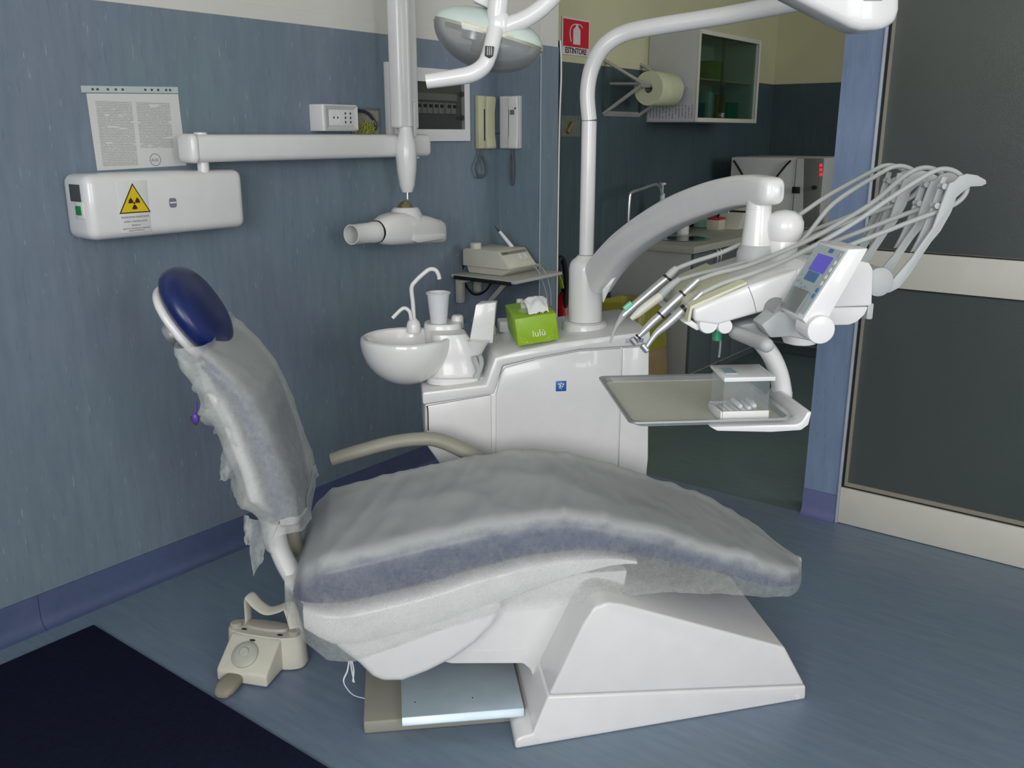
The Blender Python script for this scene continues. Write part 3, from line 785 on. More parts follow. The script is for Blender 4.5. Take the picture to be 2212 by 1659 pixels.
# ------------------------------------------------------------------ operating light on its column pole
lamp = thing('operating_light', 'white operating light on a bent pole above the dental unit', 'dental lamp', cc + V((0, 0, .953)))
pole_top = K.W(.540, 2.50, 1.31)
obj('pole', lathe(new(), cc, (0, 0, 1), [(.0205, .954), (.0205, 1.316), (.001, 1.316)], 28), WHITE, lamp)
obj('pole_seam', lathe(new(), cc, (0, 0, 1), [(.0208, 1.3145), (.0208, 1.3165)], 28), SEAM, lamp)
pp = [cc + V((0, 0, 1.317)), K.P(1269, 200, 2.50), K.P(1279, 145, 2.495), K.P(1305, 100, 2.48), K.P(1350, 72, 2.46), K.P(1420, 57, 2.42), K.P(1560, 35, 2.34), K.P(1700, 9, 2.25), K.P(1800, -8, 2.19), K.P(1875, -22, 2.15)]
obj('bent_tube', tube(new(), pp, [.0205, .0205, .021, .0215, .022, .022, .022, .022, .022, .022], 20), WHITE, lamp)
J = 1.93
jp = [L.sz(x, y, J) for x, y in ((1690, -16), (1838, 60), (1860, 66), (1905, 65), (1936, 48), (1943, 20), (1945, -75), (1900, -110), (1830, -110))]
obj('elbow_joint', prism(new(), L.M, jp, 'sz', J - .005, J + .085, .014, 3), WHITE, lamp)
obj('elbow_inset', prism(new(), L.M, [L.sz(x, y, J) for x, y in ((1858, -60), (1905, -60), (1905, 3), (1862, 3))], 'sz', J - .008, J + .01, .003), mat('grey_inset', (170, 172, 174), .5), lamp)
sa = [L.P(1840, -10, J + .035), L.P(1700, -75, J + .035), L.P(1500, -165, J + .045), L.P(1330, -230, J + .06)]
obj('spring_arm', tube(new(), sa, [.030, .029, .027, .026], 16, flat=1.1), WHITE, lamp)
TL = 2.0
sw = [sa[-1], L.P(1270, -215, TL), L.P(1232, -110, TL), L.P(1208, -30, TL), L.P(1180, 8, TL), L.P(1140, 38, TL), L.P(1092, 58, TL)]
obj('swivel_tube', tube(new(), sw, [.024, .020, .018, .0178, .0178, .0180, .0185], 18), WHITE, lamp)
kn_ = L.P(1078, 52, TL)
obj('knuckle', blob(new(), kn_, L.a, V((0, 0, 1)), L.b, .024, .026, .022, 2.6, 28, 14), WHITE, lamp)
obj('lamp_stem', tube(new(), [L.P(1082, -70, TL), L.P(1078, -10, TL), L.P(1074, 25, TL), L.P(1071, 60, TL)], [.018, .021, .021, .018], 18), WHITE, lamp)
hp_ = [L.P(1070, 62, TL - .015), L.P(1064, 90, TL - .022), L.P(1056, 120, TL - .03), L.P(1044, 143, TL - .034), L.P(1018, 160, TL - .036), L.P(975, 168, TL - .036), L.P(921, 176, TL - .036)]
hd = obj('handle', tube(new(), hp_, [.0165, .0165, .0165, .0170, .0170, .0160, .0145], 18), WHITE, lamp)
wn = L.T(1057, 113, TL - .034)
hs = [L.W(*V(p)) for p in ((wn.x - .007, TL - .0465, wn.z + .012), (wn.x + .011, TL - .0465, wn.z + .010), (wn.x + .010, TL - .0465, wn.z - .006), (wn.x + .002, TL - .0465, wn.z - .013), (wn.x - .008, TL - .0465, wn.z - .006))]
slot = obj('handle_slot', prism(new(), L.M, [(wn.x - .008, wn.z + .011), (wn.x + .010, wn.z + .010), (wn.x + .008, wn.z - .008), (wn.x + .001, wn.z - .013), (wn.x - .009, wn.z - .008)], 'sz', TL - .052, TL - .034, .001), DARK, hd)
bm = new()
for dx in (-.003, .001, .005): box(bm, L.M, (wn.x + dx - .0008, wn.x + dx + .0008), (TL - .0535, TL - .05), (wn.z - .007, wn.z + .009))
obj('slot_rib', bm, GREYP, slot)
# lamp head: pale reflector shell above, clear shield below
hcx, hcz = L.sz(1056, 72, TL + .05)
ang = math.atan2(L.sz(1166, 108, TL + .05)[1] - L.sz(948, 44, TL + .05)[1], L.sz(1166, 108, TL + .05)[0] - L.sz(948, 44, TL + .05)[0])
u1 = (L.a * math.cos(ang) + V((0, 0, math.sin(ang)))).normalized(); u3 = (L.a * -math.sin(ang) + V((0, 0, math.cos(ang)))).normalized()
hc_ = L.W(hcx, TL + .055, hcz)
def bowl_shell(bm, up, h, w1, w2, thick, ex, a1=PI / 2):
    rings = []
    for k_ in range(2):
        sgn = 1 if k_ == 0 else (1 - thick)
        rng = range(0, 13) if k_ == 0 else range(12, -1, -1)
        for i in rng:
            a = a1 * i / 12
            rings.append(superring(hc_ + u3 * (up * h * sgn * math.sin(a)), u1, L.b, w1 * sgn * max(math.cos(a), .03), w2 * sgn * max(math.cos(a), .03), ex, 40))
    return loft(bm, rings, True, False)
REFL = mat('pale_green_reflector', (196, 210, 204), .3, var=.02)
hd_ = obj('reflector', bowl_shell(new(), 1, .046, .118, .070, .05, 3.2), REFL, lamp)
obj('reflector_rim', loft(new(), [superring(hc_ + u3 * z, u1, L.b, .1195 * k_, .0715 * k_, 2.6, 40) for z, k_ in ((.004, 1), (-.006, 1.01), (-.006, .96), (.004, .95))], True, False), mat('cream_rim', (196, 194, 168), .4), hd_)
q = NT('clear_plastic_shield')
tr = q.add('ShaderNodeBsdfTransparent'); tr.inputs[0].default_value = (.90, .92, .92, 1)
gl = q.add('ShaderNodeBsdfGlossy'); gl.inputs['Roughness'].default_value = .08
df = q.add('ShaderNodeBsdfDiffuse'); q.link(q.ramp(q.noise(q.coords(), 14, 3), .3, .7, lin(196, 200, 198), lin(216, 220, 218)), df.inputs[0])
m0 = q.add('ShaderNodeMixShader'); m0.inputs[0].default_value = .15; q.link(df.outputs[0], m0.inputs[1]); q.link(gl.outputs[0], m0.inputs[2])
fr = q.add('ShaderNodeFresnel'); fr.inputs[0].default_value = 1.6
ma = q.add('ShaderNodeMath', operation='MULTIPLY_ADD', use_clamp=True); q.link(fr.outputs[0], ma.inputs[0]); ma.inputs[1].default_value = .8; ma.inputs[2].default_value = .22
m1_ = q.add('ShaderNodeMixShader'); q.link(ma.outputs[0], m1_.inputs[0]); q.link(tr.outputs[0], m1_.inputs[1]); q.link(m0.outputs[0], m1_.inputs[2])
q.link(m1_.outputs[0], q.n['Material Output'].inputs['Surface'])
CLEAR = q.m
obj('clear_shield', bowl_shell(new(), -1, .076, .119, .072, .04, 3.0), CLEAR, lamp)
obj('bulb_holder', tube(new(), [hc_ + u3 * .03 - u1 * .01, hc_ - u3 * .05 - u1 * .012], [.020, .018], 16, k=1), mat('grey_bulb_holder', (120, 114, 104), .5), lamp)
obj('bulb_shield', lathe(new(), hc_ - u3 * .01 - u1 * .03, u3, [(.026, -.012), (.026, .012), (.001, .012)], 20), STEEL, lamp)
obj('lamp_bracket', prism(new(), L.M, [L.sz(x, y, TL + .03) for x, y in ((1012, -40), (1022, 4), (1060, 22), (1075, -20), (1050, -60))], 'sz', TL + .015, TL + .045, .004), WHITE, lamp)

# ------------------------------------------------------------------ instrument table on its swing arm
tab = thing('instrument_table', 'white instrument table on a curved swing arm with grey hose whips and control panel', 'dental delivery unit', K.W(.60, 2.44, .86))
rings = []
AP = [(1292, 600, 2.50, .050, .034), (1318, 566, 2.44, .045, .034), (1350, 532, 2.36, .041, .034), (1400, 494, 2.24, .0385, .033), (1460, 459, 2.11, .037, .032), (1530, 431, 1.97, .035, .030), (1590, 415, 1.86, .032, .029), (1630, 411, 1.79, .030, .028), (1650, 412, 1.755, .028, .027), (1665, 413, 1.730, .026, .025), (1672, 413, 1.717, .021, .020), (1676, 413, 1.711, .012, .011), (1677, 413, 1.709, .004, .004)]
pth = [L.P(x, y, t) for x, y, t, h, w in AP]
pth4 = spline([V((p.x, p.y, p.z)) for p in pth], 4); hw4 = spline([V((a[3], a[4], 0)) for a in AP], 4)
for i, p in enumerate(pth4):
    tg = (pth4[min(i + 1, len(pth4) - 1)] - pth4[max(i - 1, 0)]).normalized()
    sd = tg.cross(V((0, 0, 1))).normalized(); upv = sd.cross(tg)
    rings.append(superring(p, sd, upv, hw4[i].y, hw4[i].x, 3.6, 28))
obj('swing_arm', loft(new(), rings), WHITE, tab)
obj('arm_brace', prism(new(), L.M, [L.sz(x, y, 2.43) for x, y in ((1302, 655), (1300, 625), (1322, 600), (1335, 590), (1318, 620))], 'sz', 2.42, 2.445, .003), WHITE, tab)
pc = L.P(1640, 440, 1.765)
obj('arm_pivot', lathe(new(), pc, (0, 0, 1), [(.024, .01), (.024, -.006), (.0242, -.010), (.0238, -.0105), (.0245, -.016), (.0285, -.075), (.029, -.085)], 32), WHITE, tab)
obj('pivot_collar', lathe(new(), pc, (0, 0, 1), [(.0295, -.078), (.036, -.092), (.037, -.125), (.001, -.125)], 32), GREYP, tab)
T0, T1 = 1.545, 1.80
side = [(.458, .982), (.554, 1.022), (.645, 1.050), (.705, 1.056), (.705, .970), (.590, .975), (.572, .971), (.503, .952), (.460, .959)]
side2 = [(s + (.022 if s < .47 else 0), z) for s, z in side]
obj('table_body', prism(new(), D.M, side, 'sz', T0, T1, .006, 3, poly2=side2), WHITE, tab)
obj('side_seam', tube(new(), [D.W(.5545, T0 - .0002, 1.0205), D.W(.566, T0 - .0002, .995), D.W(.572, T0 - .0002, .974)], .0006, 5), SEAM, tab)
rh = obj('rear_housing', prism(new(), D.M, [(.640, 1.050), (.655, 1.062), (.757, 1.064), (.771, 1.061), (.779, 1.049), (.784, .983), (.64, .980)], 'sz', T0 - .004, T1 + .006, .004), WHITE, tab)
obj('rear_housing_base', prism(new(), D.M, [(.64, .981), (.781, .981), (.776, .966), (.762, .952), (.748, .947), (.65, .946)], 'sz', T0 + .002, T1, .004), WHITE, tab)
obj('rear_clip', box(new(), D.M, (.783, .795), (T0 + .01, T0 + .04), (.955, .985), .003), GREYP, tab)
SIL = mat('cream_silicone_mat', (206, 205, 178), .55, var=.03)
mt_ = [(.449, .958), (.4535, .986), (.500, 1.006), (.553, 1.0285), (.5535, 1.0235), (.503, 1.001), (.4575, .9805), (.455, .958)]
obj('silicone_mat', prism(new(), D.M, mt_, 'sz', T0 + .006, T1 - .004, .001, poly2=[(s + (.022 if s < .48 else 0), z) for s, z in mt_]), SIL, tab)
obj('front_lip', prism(new(), D.M, [(.444, .955), (.470, .940), (.480, .945), (.458, .960)], 'sz', T0 + .012, T1 - .01, .002), WHITE2, tab)
for px_, py_, r_ in ((1530, 700, .018), (1566, 705, .014)):
    p_ = D.T(px_, py_, T0 + .006)
    obj('underside_lug', lathe(new(), D.W(p_.x, T0 + .003, p_.z), D.b, [(r_ * .9, 0), (r_, .004), (r_, .05), (.001, .05)], 26), WHITE, tab)
gk = D.P(1549, 722, 1.60)
obj('green_cap', lathe(new(), gk, (0, 0, 1), [(.0085, -.011), (.0085, .010), (.006, .013), (.003, .02)], 16), mat('green_plastic', (46, 150, 110), .4), tab)
obj('drip_tube', tube(new(), [D.P(1556, 712, 1.60), D.P(1556, 745, 1.60), D.P(1553, 772, 1.60)], .002, 6), CLEAR, tab)
# brake knob on top
kb_ = D.P(1690, 540, 1.70)
obj('brake_knob', lathe(new(), kb_, (0, 0, 1), [(.028, -.012), (.028, .014), (.027, .018), (.033, .026), (.0365, .040), (.036, .054), (.030, .066), (.018, .074), (.001, .077)], 36), WHITE, tab)
# whips: hub, plates, rollers
hub = D.T(1882, 602, 1.60)
obj('whip_hub', lathe(new(), D.W(hub.x - .004, T0 + .012, hub.z), D.b, [(.020, 0), (.026, .003), (.026, .255), (.020, .258), (.001, .258)], 32), GREYP, tab)
WO = [(1160, 250), (1100, 400), (1020, 620), (960, 780), (830, 960), (700, 1150), (510, 1370), (420, 1470), (280, 1525), (280, 1562), (400, 1545), (510, 1490), (640, 1330), (760, 1140), (890, 950), (1000, 820), (1130, 590), (1200, 420), (1280, 350), (1370, 290), (1500, 284), (1556, 255), (1552, 212), (1450, 155), (1330, 136), (1240, 162), (1170, 230)]
WO = [(x - 42, y) if i < 8 else (x + 12, y) if 9 < i < 17 else (x, y) for i, (x, y) in enumerate(WO)]
WPX = [(1840 + x / 5.53, 350 + y / 5.53) for x, y in WO]
GO = [(1075, 170), (1015, 330), (935, 560), (855, 760), (775, 940), (700, 1080), (760, 1060), (850, 960), (940, 780), (1020, 570), (1085, 350), (1135, 175)]
TW = [1.585, 1.647, 1.745, 1.788]
wpoly = [D.sz(x, y, TW[0]) for x, y in WPX]
wroot = None
for i, tw in enumerate(TW):
    if wroot is None:
        wroot = obj('whip', prism(new(), D.M, wpoly, 'sz', tw - .014, tw - .008, .0015), GREYP, tab)
        obj('guide_plate', prism(new(), D.M, [D.sz(1840 + x / 5.53, 350 + y / 5.53, tw + .011) for x, y in GO], 'sz', tw + .008, tw + .014, .0015), GREYP, wroot)
        for x, y in ((2036, 402), (2020, 444)):
            p_ = D.T(x, y, tw)
            obj('roller', lathe(new(), D.W(p_.x, tw - .008, p_.z), D.b, [(.0055, 0), (.0040, .004), (.0040, .012), (.0055, .016)], 14), GREYP, wroot)
    else:
        w_ = copy_tree(wroot, tab); w_.location = D.b * (tw - TW[0])
# control panel
t0, t1 = 1.40, 1.515
pb, pt = V((.597, .989)), V((.663, 1.103))
panel_poly = [(.597, .989), (.663, 1.103), (.696, 1.104), (.646, 1.002), (.640, .985), (.612, .972)]
pn = obj('control_panel', prism(new(), D.M, panel_poly, 'sz', t0, t1, .0025), WHITE, tab)
nrm_ = V((-(pt.y - pb.y), pt.x - pb.x)).normalized()
def onpanel(a, b, h=.0004):
    p = pb + (pt - pb) * a + nrm_ * h
    return D.W(p.x, t0 + (t1 - t0) * b, p.y)
def patch(name, a0, a1, b0, b1, m, h=.0008, par=pn):
    tmp = new(); lo = [onpanel(a, b, -.001) for a, b in ((a0, b0), (a1, b0), (a1, b1), (a0, b1))]; hi = [onpanel(a, b, h) for a, b in ((a0, b0), (a1, b0), (a1, b1), (a0, b1))]
    return obj(name, loft(tmp, [lo, hi]), m, par, smooth=False)
memb = patch('membrane', .06, .96, .04, .96, mat('grey_membrane', (178, 190, 192), .35), .0006)
patch('display', .61, .845, .24, .76, mat('violet_display', (92, 84, 200), .2, emit=.35), .0012, memb)
patch('keypad', .47, .60, .33, .72, mat('blue_keypad', (70, 118, 168), .3), .0012, memb)
patch('maker_plate', .89, .945, .36, .50, mat('blue_plate', (52, 110, 170), .3), .0012, memb)
for a, m in ((.90, GREYP), (.79, WHITE2), (.69, WHITE2), (.59, WHITE2), (.50, WHITE2), (.40, MATS['blue_keypad']), (.32, MATS['blue_keypad'])):
    n3 = (D.a * nrm_.x + V((0, 0, nrm_.y)))
    obj('button', lathe(new(), onpanel(a, .12), n3, [(.0045, -.001), (.0045, .001), (.0035, .0016), (.0005, .0016)], 14), m, memb)
for a, b in ((.52, .85), (.42, .86), (.41, .70), (.38, .52), (.44, .80), (.36, .62)):
    obj('symbol_key', lathe(new(), onpanel(a, b), D.a * nrm_.x + V((0, 0, nrm_.y)), [(.003, -.001), (.003, .0009), (.0005, .0009)], 12), mat('grey_symbol', (150, 164, 168), .4), memb)
pk = patch('clear_pocket', .03, .34, .22, .80, CLEAR, .006, pn)
patch('pocket_card', .05, .33, .30, .72, mat('grey_card', (186, 192, 190), .6), .0016, pn)
cp_ = D.T(1768, 710, t0)
obj('panel_hinge', lathe(new(), D.W(cp_.x, t0 - .012, cp_.z), D.b, [(.020, 0), (.0225, .0008), (.0235, .003), (.0235, .05), (.001, .05)], 36), WHITE, tab)
obj('panel_link', lathe(new(), D.W(.606, t1 - .02, .980), D.b, [(.021, 0), (.021, .06), (.001, .06)], 28), mat('mid_grey_plastic', (150, 151, 154), .5), tab)
obj('link_bracket', prism(new(), D.M, [D.sz(x, y, 1.50) for x, y in ((1640, 700), (1680, 668), (1740, 690), (1750, 735), (1705, 725), (1660, 728))], 'sz', 1.49, 1.54, .004), GREYP, tab)
obj('swivel_cup', lathe(new(), D.P(1728, 728, 1.62), (0, 0, 1), [(.034, .04), (.034, .0), (.030, -.010), (.018, -.014), (.001, -.014)], 32), WHITE, tab)
gr = obj('handle', tube(new(), [D.P(1588, 718, 1.56), D.P(1625, 733, 1.50), D.P(1656, 746, 1.44)], .0125, 20, k=3, round_end=True), GREYP, tab)
obj('handle_bracket', prism(new(), D.M, [D.sz(x, y, 1.58) for x, y in ((1578, 704), (1640, 690), (1690, 676), (1700, 715), (1650, 728), (1600, 735))], 'sz', 1.57, 1.61, .005), GREYP, tab)
# tray support
sp = [D.P(1640, 735, 1.66), D.P(1664, 765, 1.66), D.P(1682, 806, 1.66), D.P(1690, 850, 1.66)]
obj('tray_arm', tube(new(), sp, [.017, .0175, .018, .0185], 18, flat=1.3, up=D.b), WHITE, tab)
pa = D.T(1692, 850, 1.66); ztr = .780
obj('tray_post', lathe(new(), D.W(pa.x - .001, 1.66, 0), (0, 0, 1), [(.0185, .792), (.0185, .738), (.016, .734), (.001, .734)], 24), WHITE, tab)
obj('tray_bracket', prism(new(), D.M, [(.485, .777), (.50, .768), (.60, .763), (.655, .765), (.668, .775), (.672, .80), (.664, .80), (.655, .782), (.645, .777)], 'sz', 1.50, 1.68, .003), WHITE, tab)

# ------------------------------------------------------------------ tray
tray = thing('steel_tray', 'empty rectangular steel tray held below the instrument table', 'tray', D.W(.49, 1.65, ztr))
def rrect(s0, s1, t0, t1, r, z, n=5):
    out = []
    for cx_, cy_, a0 in ((s1 - r, t1 - r, 0), (s0 + r, t1 - r, PI / 2), (s0 + r, t0 + r, PI), (s1 - r, t0 + r, 1.5 * PI)):
        for i in range(n + 1):
            a = a0 + PI / 2 * i / n; out.append(D.W(cx_ + r * math.cos(a), cy_ + r * math.sin(a), z))
    return out
S0, S1, U0, U1 = .339, .640, 1.494, 1.812
rg = [rrect(S0 + .016, S1 - .016, U0 + .016, U1 - .016, .02, ztr + .0008), rrect(S0 + .013, S1 - .013, U0 + .013, U1 - .013, .02, ztr + .002), rrect(S0 + .008, S1 - .008, U0 + .008, U1 - .008, .018, ztr + .010), rrect(S0, S1, U0, U1, .016, ztr + .0115), rrect(S0, S1, U0, U1, .016, ztr + .0075), rrect(S0 + .007, S1 - .007, U0 + .007, U1 - .007, .018, ztr + .006), rrect(S0 + .014, S1 - .014, U0 + .014, U1 - .014, .02, ztr - .0015)]
bm = loft(new(), rg[1:4], True, False)
loft(bm, rg[4:], True, False); loft(bm, [rg[3], rg[4]], True, False)
obj('tray_rim', bm, STEEL, tray)
q = NT('matt_steel_tray'); q.link(q.ramp(q.noise(q.coords((2, 30, 2)), 12, 3), .3, .7, lin(206, 206, 192), lin(216, 216, 202)), q.b.inputs['Base Color'])
q.set(Roughness=.45, Metallic=.2)
tmp = new(); tmp.faces.new([tmp.verts.new(p) for p in rg[0]]); vs = [tmp.verts.new(p) for p in rg[1]]; 
bm = new(); merge(bm, tmp); loft(bm, [rg[0], rg[1]], True, False)
obj('tray_floor', bm, q.m, tray)
# cotton roll dispenser
q = NT('thin_clear_acrylic')
tr = q.add('ShaderNodeBsdfTransparent'); tr.inputs[0].default_value = (.97, .98, .98, 1)
gl = q.add('ShaderNodeBsdfGlossy'); gl.inputs['Roughness'].default_value = .1
df = q.add('ShaderNodeBsdfDiffuse'); q.link(q.ramp(q.noise(q.coords(), 40, 2), .3, .7, lin(190, 194, 196), lin(206, 210, 212)), df.inputs[0])
m0 = q.add('ShaderNodeMixShader'); m0.inputs[0].default_value = .4; q.link(df.outputs[0], m0.inputs[1]); q.link(gl.outputs[0], m0.inputs[2])
m1_ = q.add('ShaderNodeMixShader'); m1_.inputs[0].default_value = .12; q.link(tr.outputs[0], m1_.inputs[1]); q.link(m0.outputs[0], m1_.inputs[2])
q.link(m1_.outputs[0], q.n['Material Output'].inputs['Surface'])
ACRYL = q.m
zt_ = ztr + .0015
f0 = D.Z(1560, 911, zt_); f1 = D.Z(1661, 909, zt_)
cs0, cs1, ct0 = f0.x, f1.x, f0.y
ct1 = ct0 + .078
hgt = 1.28 - (1.28 - zt_)
dsp = thing('cotton_roll_dispenser', 'clear box with white lid and base holding cotton rolls on the steel tray', 'dispenser', D.W((cs0 + cs1) / 2, (ct0 + ct1) / 2, zt_))
zl = D.T(1560, 820, ct0).z
obj('base_trough', prism(new(), D.M, [(ct0, zt_), (ct0, zt_ + .019), (ct0 + .003, zt_ + .019), (ct0 + .004, zt_ + .005), (ct1 - .012, zt_ + .004), (ct1, zt_ + .016), (ct1 + .004, zt_ + .012), (ct1 - .006, zt_)], 'tz', cs0, cs1, .001), WHITE2, dsp)
obj('base_end', prism(new(), D.M, [(ct0, zt_), (ct0, zt_ + .019), (ct0 + .03, zt_ + .019), (ct1, zt_ + .014), (ct1 - .006, zt_)], 'tz', cs0 - .004, cs0 - .0005, .001), WHITE2, dsp)
lid = obj('lid', prism(new(), D.M, [(ct0 - .003, zl - .004), (ct0 - .003, zl + .004), (ct1 + .004, zl + .006), (ct1 + .004, zl + .001)], 'tz', cs0 - .002, cs1 + .006, .001), WHITE2, dsp)
obj('lid_print', box(new(), D.M, (cs0 + .008, cs0 + .03), (ct0 + .02, ct0 + .06), (zl + .0045, zl + .0062)), mat('pale_blue_print', (150, 176, 184), .5), lid)
for nm, sx, ty in (('front_pane', (cs0 + .001, cs1 - .001), (ct0 + .004, ct0 + .0052)), ('back_pane', (cs0 + .001, cs1 - .001), (ct1 - .004, ct1 - .0028)), ('end_pane', (cs0 + .001, cs0 + .0022), (ct0 + .005, ct1 - .004)), ('end_pane', (cs1 - .0022, cs1 - .001), (ct0 + .005, ct1 - .004))):
    obj(nm, box(new(), D.M, sx, ty, (zt_ + .006, zl - .004)), ACRYL, dsp, smooth=False)
arc = [D.W(cs1 - .004 - .075 * (1 - math.cos(a)), (ct0 + ct1) / 2, zt_ + .012 + .075 * (1 - math.sin(a))) for a in [PI / 2 * i / 10 for i in range(11)]]
rr = [[p + D.b * d for p in arc] for d in (-.03, .03)]
obj('curved_chute', loft(new(), rr, False, False), ACRYL, dsp)
COT = mat('white_cotton', (240, 240, 238), .95, bump=.3, bs=900)
first = None
for i, (ds, dz, dt) in enumerate(((.012, .010, .0), (.023, .010, .001), (.034, .0105, -.001), (.045, .012, -.004), (.055, .017, .002), (.064, .022, .0), (.040, .020, .006))):
    c_ = D.W(cs0 + ds, (ct0 + ct1) / 2 + dt, zt_ + dz + .001)
    if first is None:
        first = obj('cotton_roll', tube(new(), [c_ - D.b * .021, c_ + D.b * .021], .0048, 12, k=1, round_end=True), COT, loc=c_)
        r_ = tag(first, 'small white cotton roll lying in the clear dispenser box', 'cotton roll', 'cotton rolls in the dispenser')
    else:
        r_ = first.copy(); COL.objects.link(r_); r_.location = c_

# ------------------------------------------------------------------ handpieces with their hoses
def axis_shape(px, t, radii, n=18, k=3):
    return tube(new(), [D.P(x, y, t) for x, y in px], radii, n, k=k)
HOSE = mat('grey_hose', (168, 172, 170), .45, var=.03)
LOOP = [(1990, 385), (2030, 366), (2062, 370), (2084, 390), (2088, 412), (2072, 434), (2040, 452), (1990, 470), (1920, 497), (1850, 524), (1790, 548), (1745, 562)]
def hose(par, start, tf_, tw, r=.0046):
    P = [D.P(x, y, tf_ + .0 * i) for i, (x, y) in enumerate(start)]
    base = [D.P(x, y, TW[0]) + D.b * (tw - TW[0]) for x, y in LOOP]
    return obj('hose', tube(new(), P + base, r, 12, k=6), HOSE, par)
def tool(name, label, cat, px, t, group=None):
    return thing(name, label, cat, D.P(px[0], px[1], t), group)
t_ = 1.585
tu = tool('turbine_handpiece', 'slim chrome handpiece with a round head, nearest of the hanging instruments', 'dental handpiece', (1450, 690), t_)
obj('body', axis_shape([(1476, 668), (1472, 672), (1455, 688), (1436, 705), (1420, 718), (1408, 733), (1397, 749)], t_, [.0062, .0078, .0080, .0074, .0060, .0048, .0042]), CHROME, tu)
obj('coupling', axis_shape([(1516, 632), (1500, 647), (1484, 662), (1477, 668)], t_, [.0048, .0052, .0054, .0066]), STEEL, tu)
obj('joint_ring', axis_shape([(1481, 664), (1475, 669)], t_, [.0082, .0082], k=1), DARK, tu)
hd0 = D.P(1393, 752, t_); ax = (D.P(1402, 763, t_) - D.P(1386, 743, t_)).normalized()
obj('head', lathe(new(), hd0, ax, [(.003, -.009), (.006, -.0085), (.0065, -.006), (.0065, .006), (.004, .009), (.001, .009)], 18), CHROME, tu)
hose(tu, [(1514, 634), (1560, 612), (1620, 592), (1690, 565), (1770, 525), (1850, 478), (1920, 430)], t_, TW[0])
t_ = 1.64
cn = tool('contra_angle_handpiece', 'thick chrome handpiece with motor and black ring, second of the hanging instruments', 'dental handpiece', (1440, 665), t_)
obj('motor', axis_shape([(1508, 604), (1490, 621), (1473, 637), (1470, 640), (1440, 668), (1428, 680)], t_, [.0062, .0074, .0078, .0088, .0090, .0088]), STEEL, cn)
obj('body', axis_shape([(1427, 681), (1410, 696), (1396, 710), (1386, 720), (1378, 728)], t_, [.0078, .0078, .0070, .0058, .0050]), CHROME, cn)
for a, b in (((1477, 634), (1474, 637)), ((1429, 679), (1426, 682)), ((1380, 726), (1377, 729))): obj('joint_ring', axis_shape([a, b], t_, [.0094 if a[0] > 1400 else .0062] * 2, k=1), DARK, cn)
hd0 = D.P(1369, 737, t_); ax = (D.P(1377, 747, t_) - D.P(1361, 727, t_)).normalized()
obj('head', lathe(new(), hd0, ax, [(.003, -.008), (.0062, -.007), (.0068, 0), (.0062, .007), (.001, .008)], 18), CHROME, cn)
hose(cn, [(1507, 605), (1550, 590), (1610, 575), (1680, 548), (1760, 512), (1830, 472), (1890, 434)], t_, TW[1])
t_ = 1.695
sc2 = tool('scaler_handpiece', 'white plastic scaler handpiece with a grey boot, third of the hanging instruments', 'dental handpiece', (1420, 650), t_)
obj('body', axis_shape([(1428, 639), (1410, 652), (1390, 667), (1377, 678), (1363, 689)], t_, [.0088, .0090, .0086, .0076, .0046]), CREAM, sc2)
obj('boot', axis_shape([(1468, 603), (1450, 617), (1432, 634), (1427, 640)], t_, [.0058, .0076, .0086, .0082]), GREYP, sc2)
hose(sc2, [(1466, 605), (1510, 592), (1570, 578), (1650, 552), (1730, 520), (1800, 440)], t_, TW[2])
t_ = 1.75
sy = tool('air_water_syringe', 'steel air and water syringe with a mint green button and bent grey tip', 'dental syringe', (1400, 640), t_)
obj('body', axis_shape([(1441, 601), (1420, 618), (1385, 648), (1358, 671), (1346, 682)], t_, [.0088, .0088, .0088, .0090, .0082]), STEEL, sy)
obj('boot', axis_shape([(1462, 579), (1452, 588), (1443, 598)], t_, [.0064, .0078, .0082]), GREYP, sy)
obj('joint_ring', axis_shape([(1443, 598), (1440, 602)], t_, [.0098, .0098], k=1), DARK, sy)
dirx = (D.P(1346, 682, t_) - D.P(1441, 601, t_)).normalized(); upx = D.b.cross(dirx); upx = upx if upx.z > 0 else -upx
MB_ = Matrix(((dirx.x, D.b.x, upx.x, 0), (dirx.y, D.b.y, upx.y, 0), (dirx.z, D.b.z, upx.z, 0), (0, 0, 0, 1)))
obj('button', box(new(), Matrix.Translation(D.P(1357, 662, t_ - .004)) @ MB_, (-.010, .010), (-.006, .006), (-.004, .006), .002), mat('mint_button', (126, 206, 180), .4), sy)
obj('nozzle', axis_shape([(1347, 681), (1338, 694), (1330, 708), (1323, 724), (1318, 741)], t_, [.0072, .0056, .0040, .0030, .0018]), GREYP, sy)
hose(sy, [(1460, 581), (1500, 565), (1560, 545), (1640, 508), (1720, 468), (1785, 425)], t_, TW[3], .0046)

# ------------------------------------------------------------------ X-ray unit on the blue wall
EX, EY, EZ = V((1, 0, 0)), V((0, 1, 0)), V((0, 0, 1))
xr = thing('xray_unit', 'white wall mounted X-ray unit with folded arm and hanging tube head', 'x-ray machine', (1.41, YW - .06, 1.02))
XF = YW - .125
xb = obj('wall_box', box(new(), ID, (1.163, 1.628), (XF, YW - .003), (1.022, 1.185), .024, 4), WHITE, xr)
st0 = onY(250, 390, XF); st1 = onY(327, 495, XF)
sk = obj('warning_sticker', box(new(), ID, (st0.x, st1.x), (XF - .0008, XF + .002), (1.036, 1.166), .0004), WHITE2, xb)
cxs = (st0.x + st1.x) / 2
def tri(name, c, r, h, m, par):
    return obj(name, prism(new(), ID, [(c[0] + r * math.cos(a), c[1] + r * math.sin(a)) for a in (PI / 2, PI / 2 + 2 * PI / 3, PI / 2 + 4 * PI / 3)], 'sz', XF - h, XF, 0), m, par, smooth=False)
tc_ = (cxs + .001, 1.110)
w0 = tri('triangle_border', tc_, .0500, .0012, mat('black_print', (24, 22, 18), .5), sk)
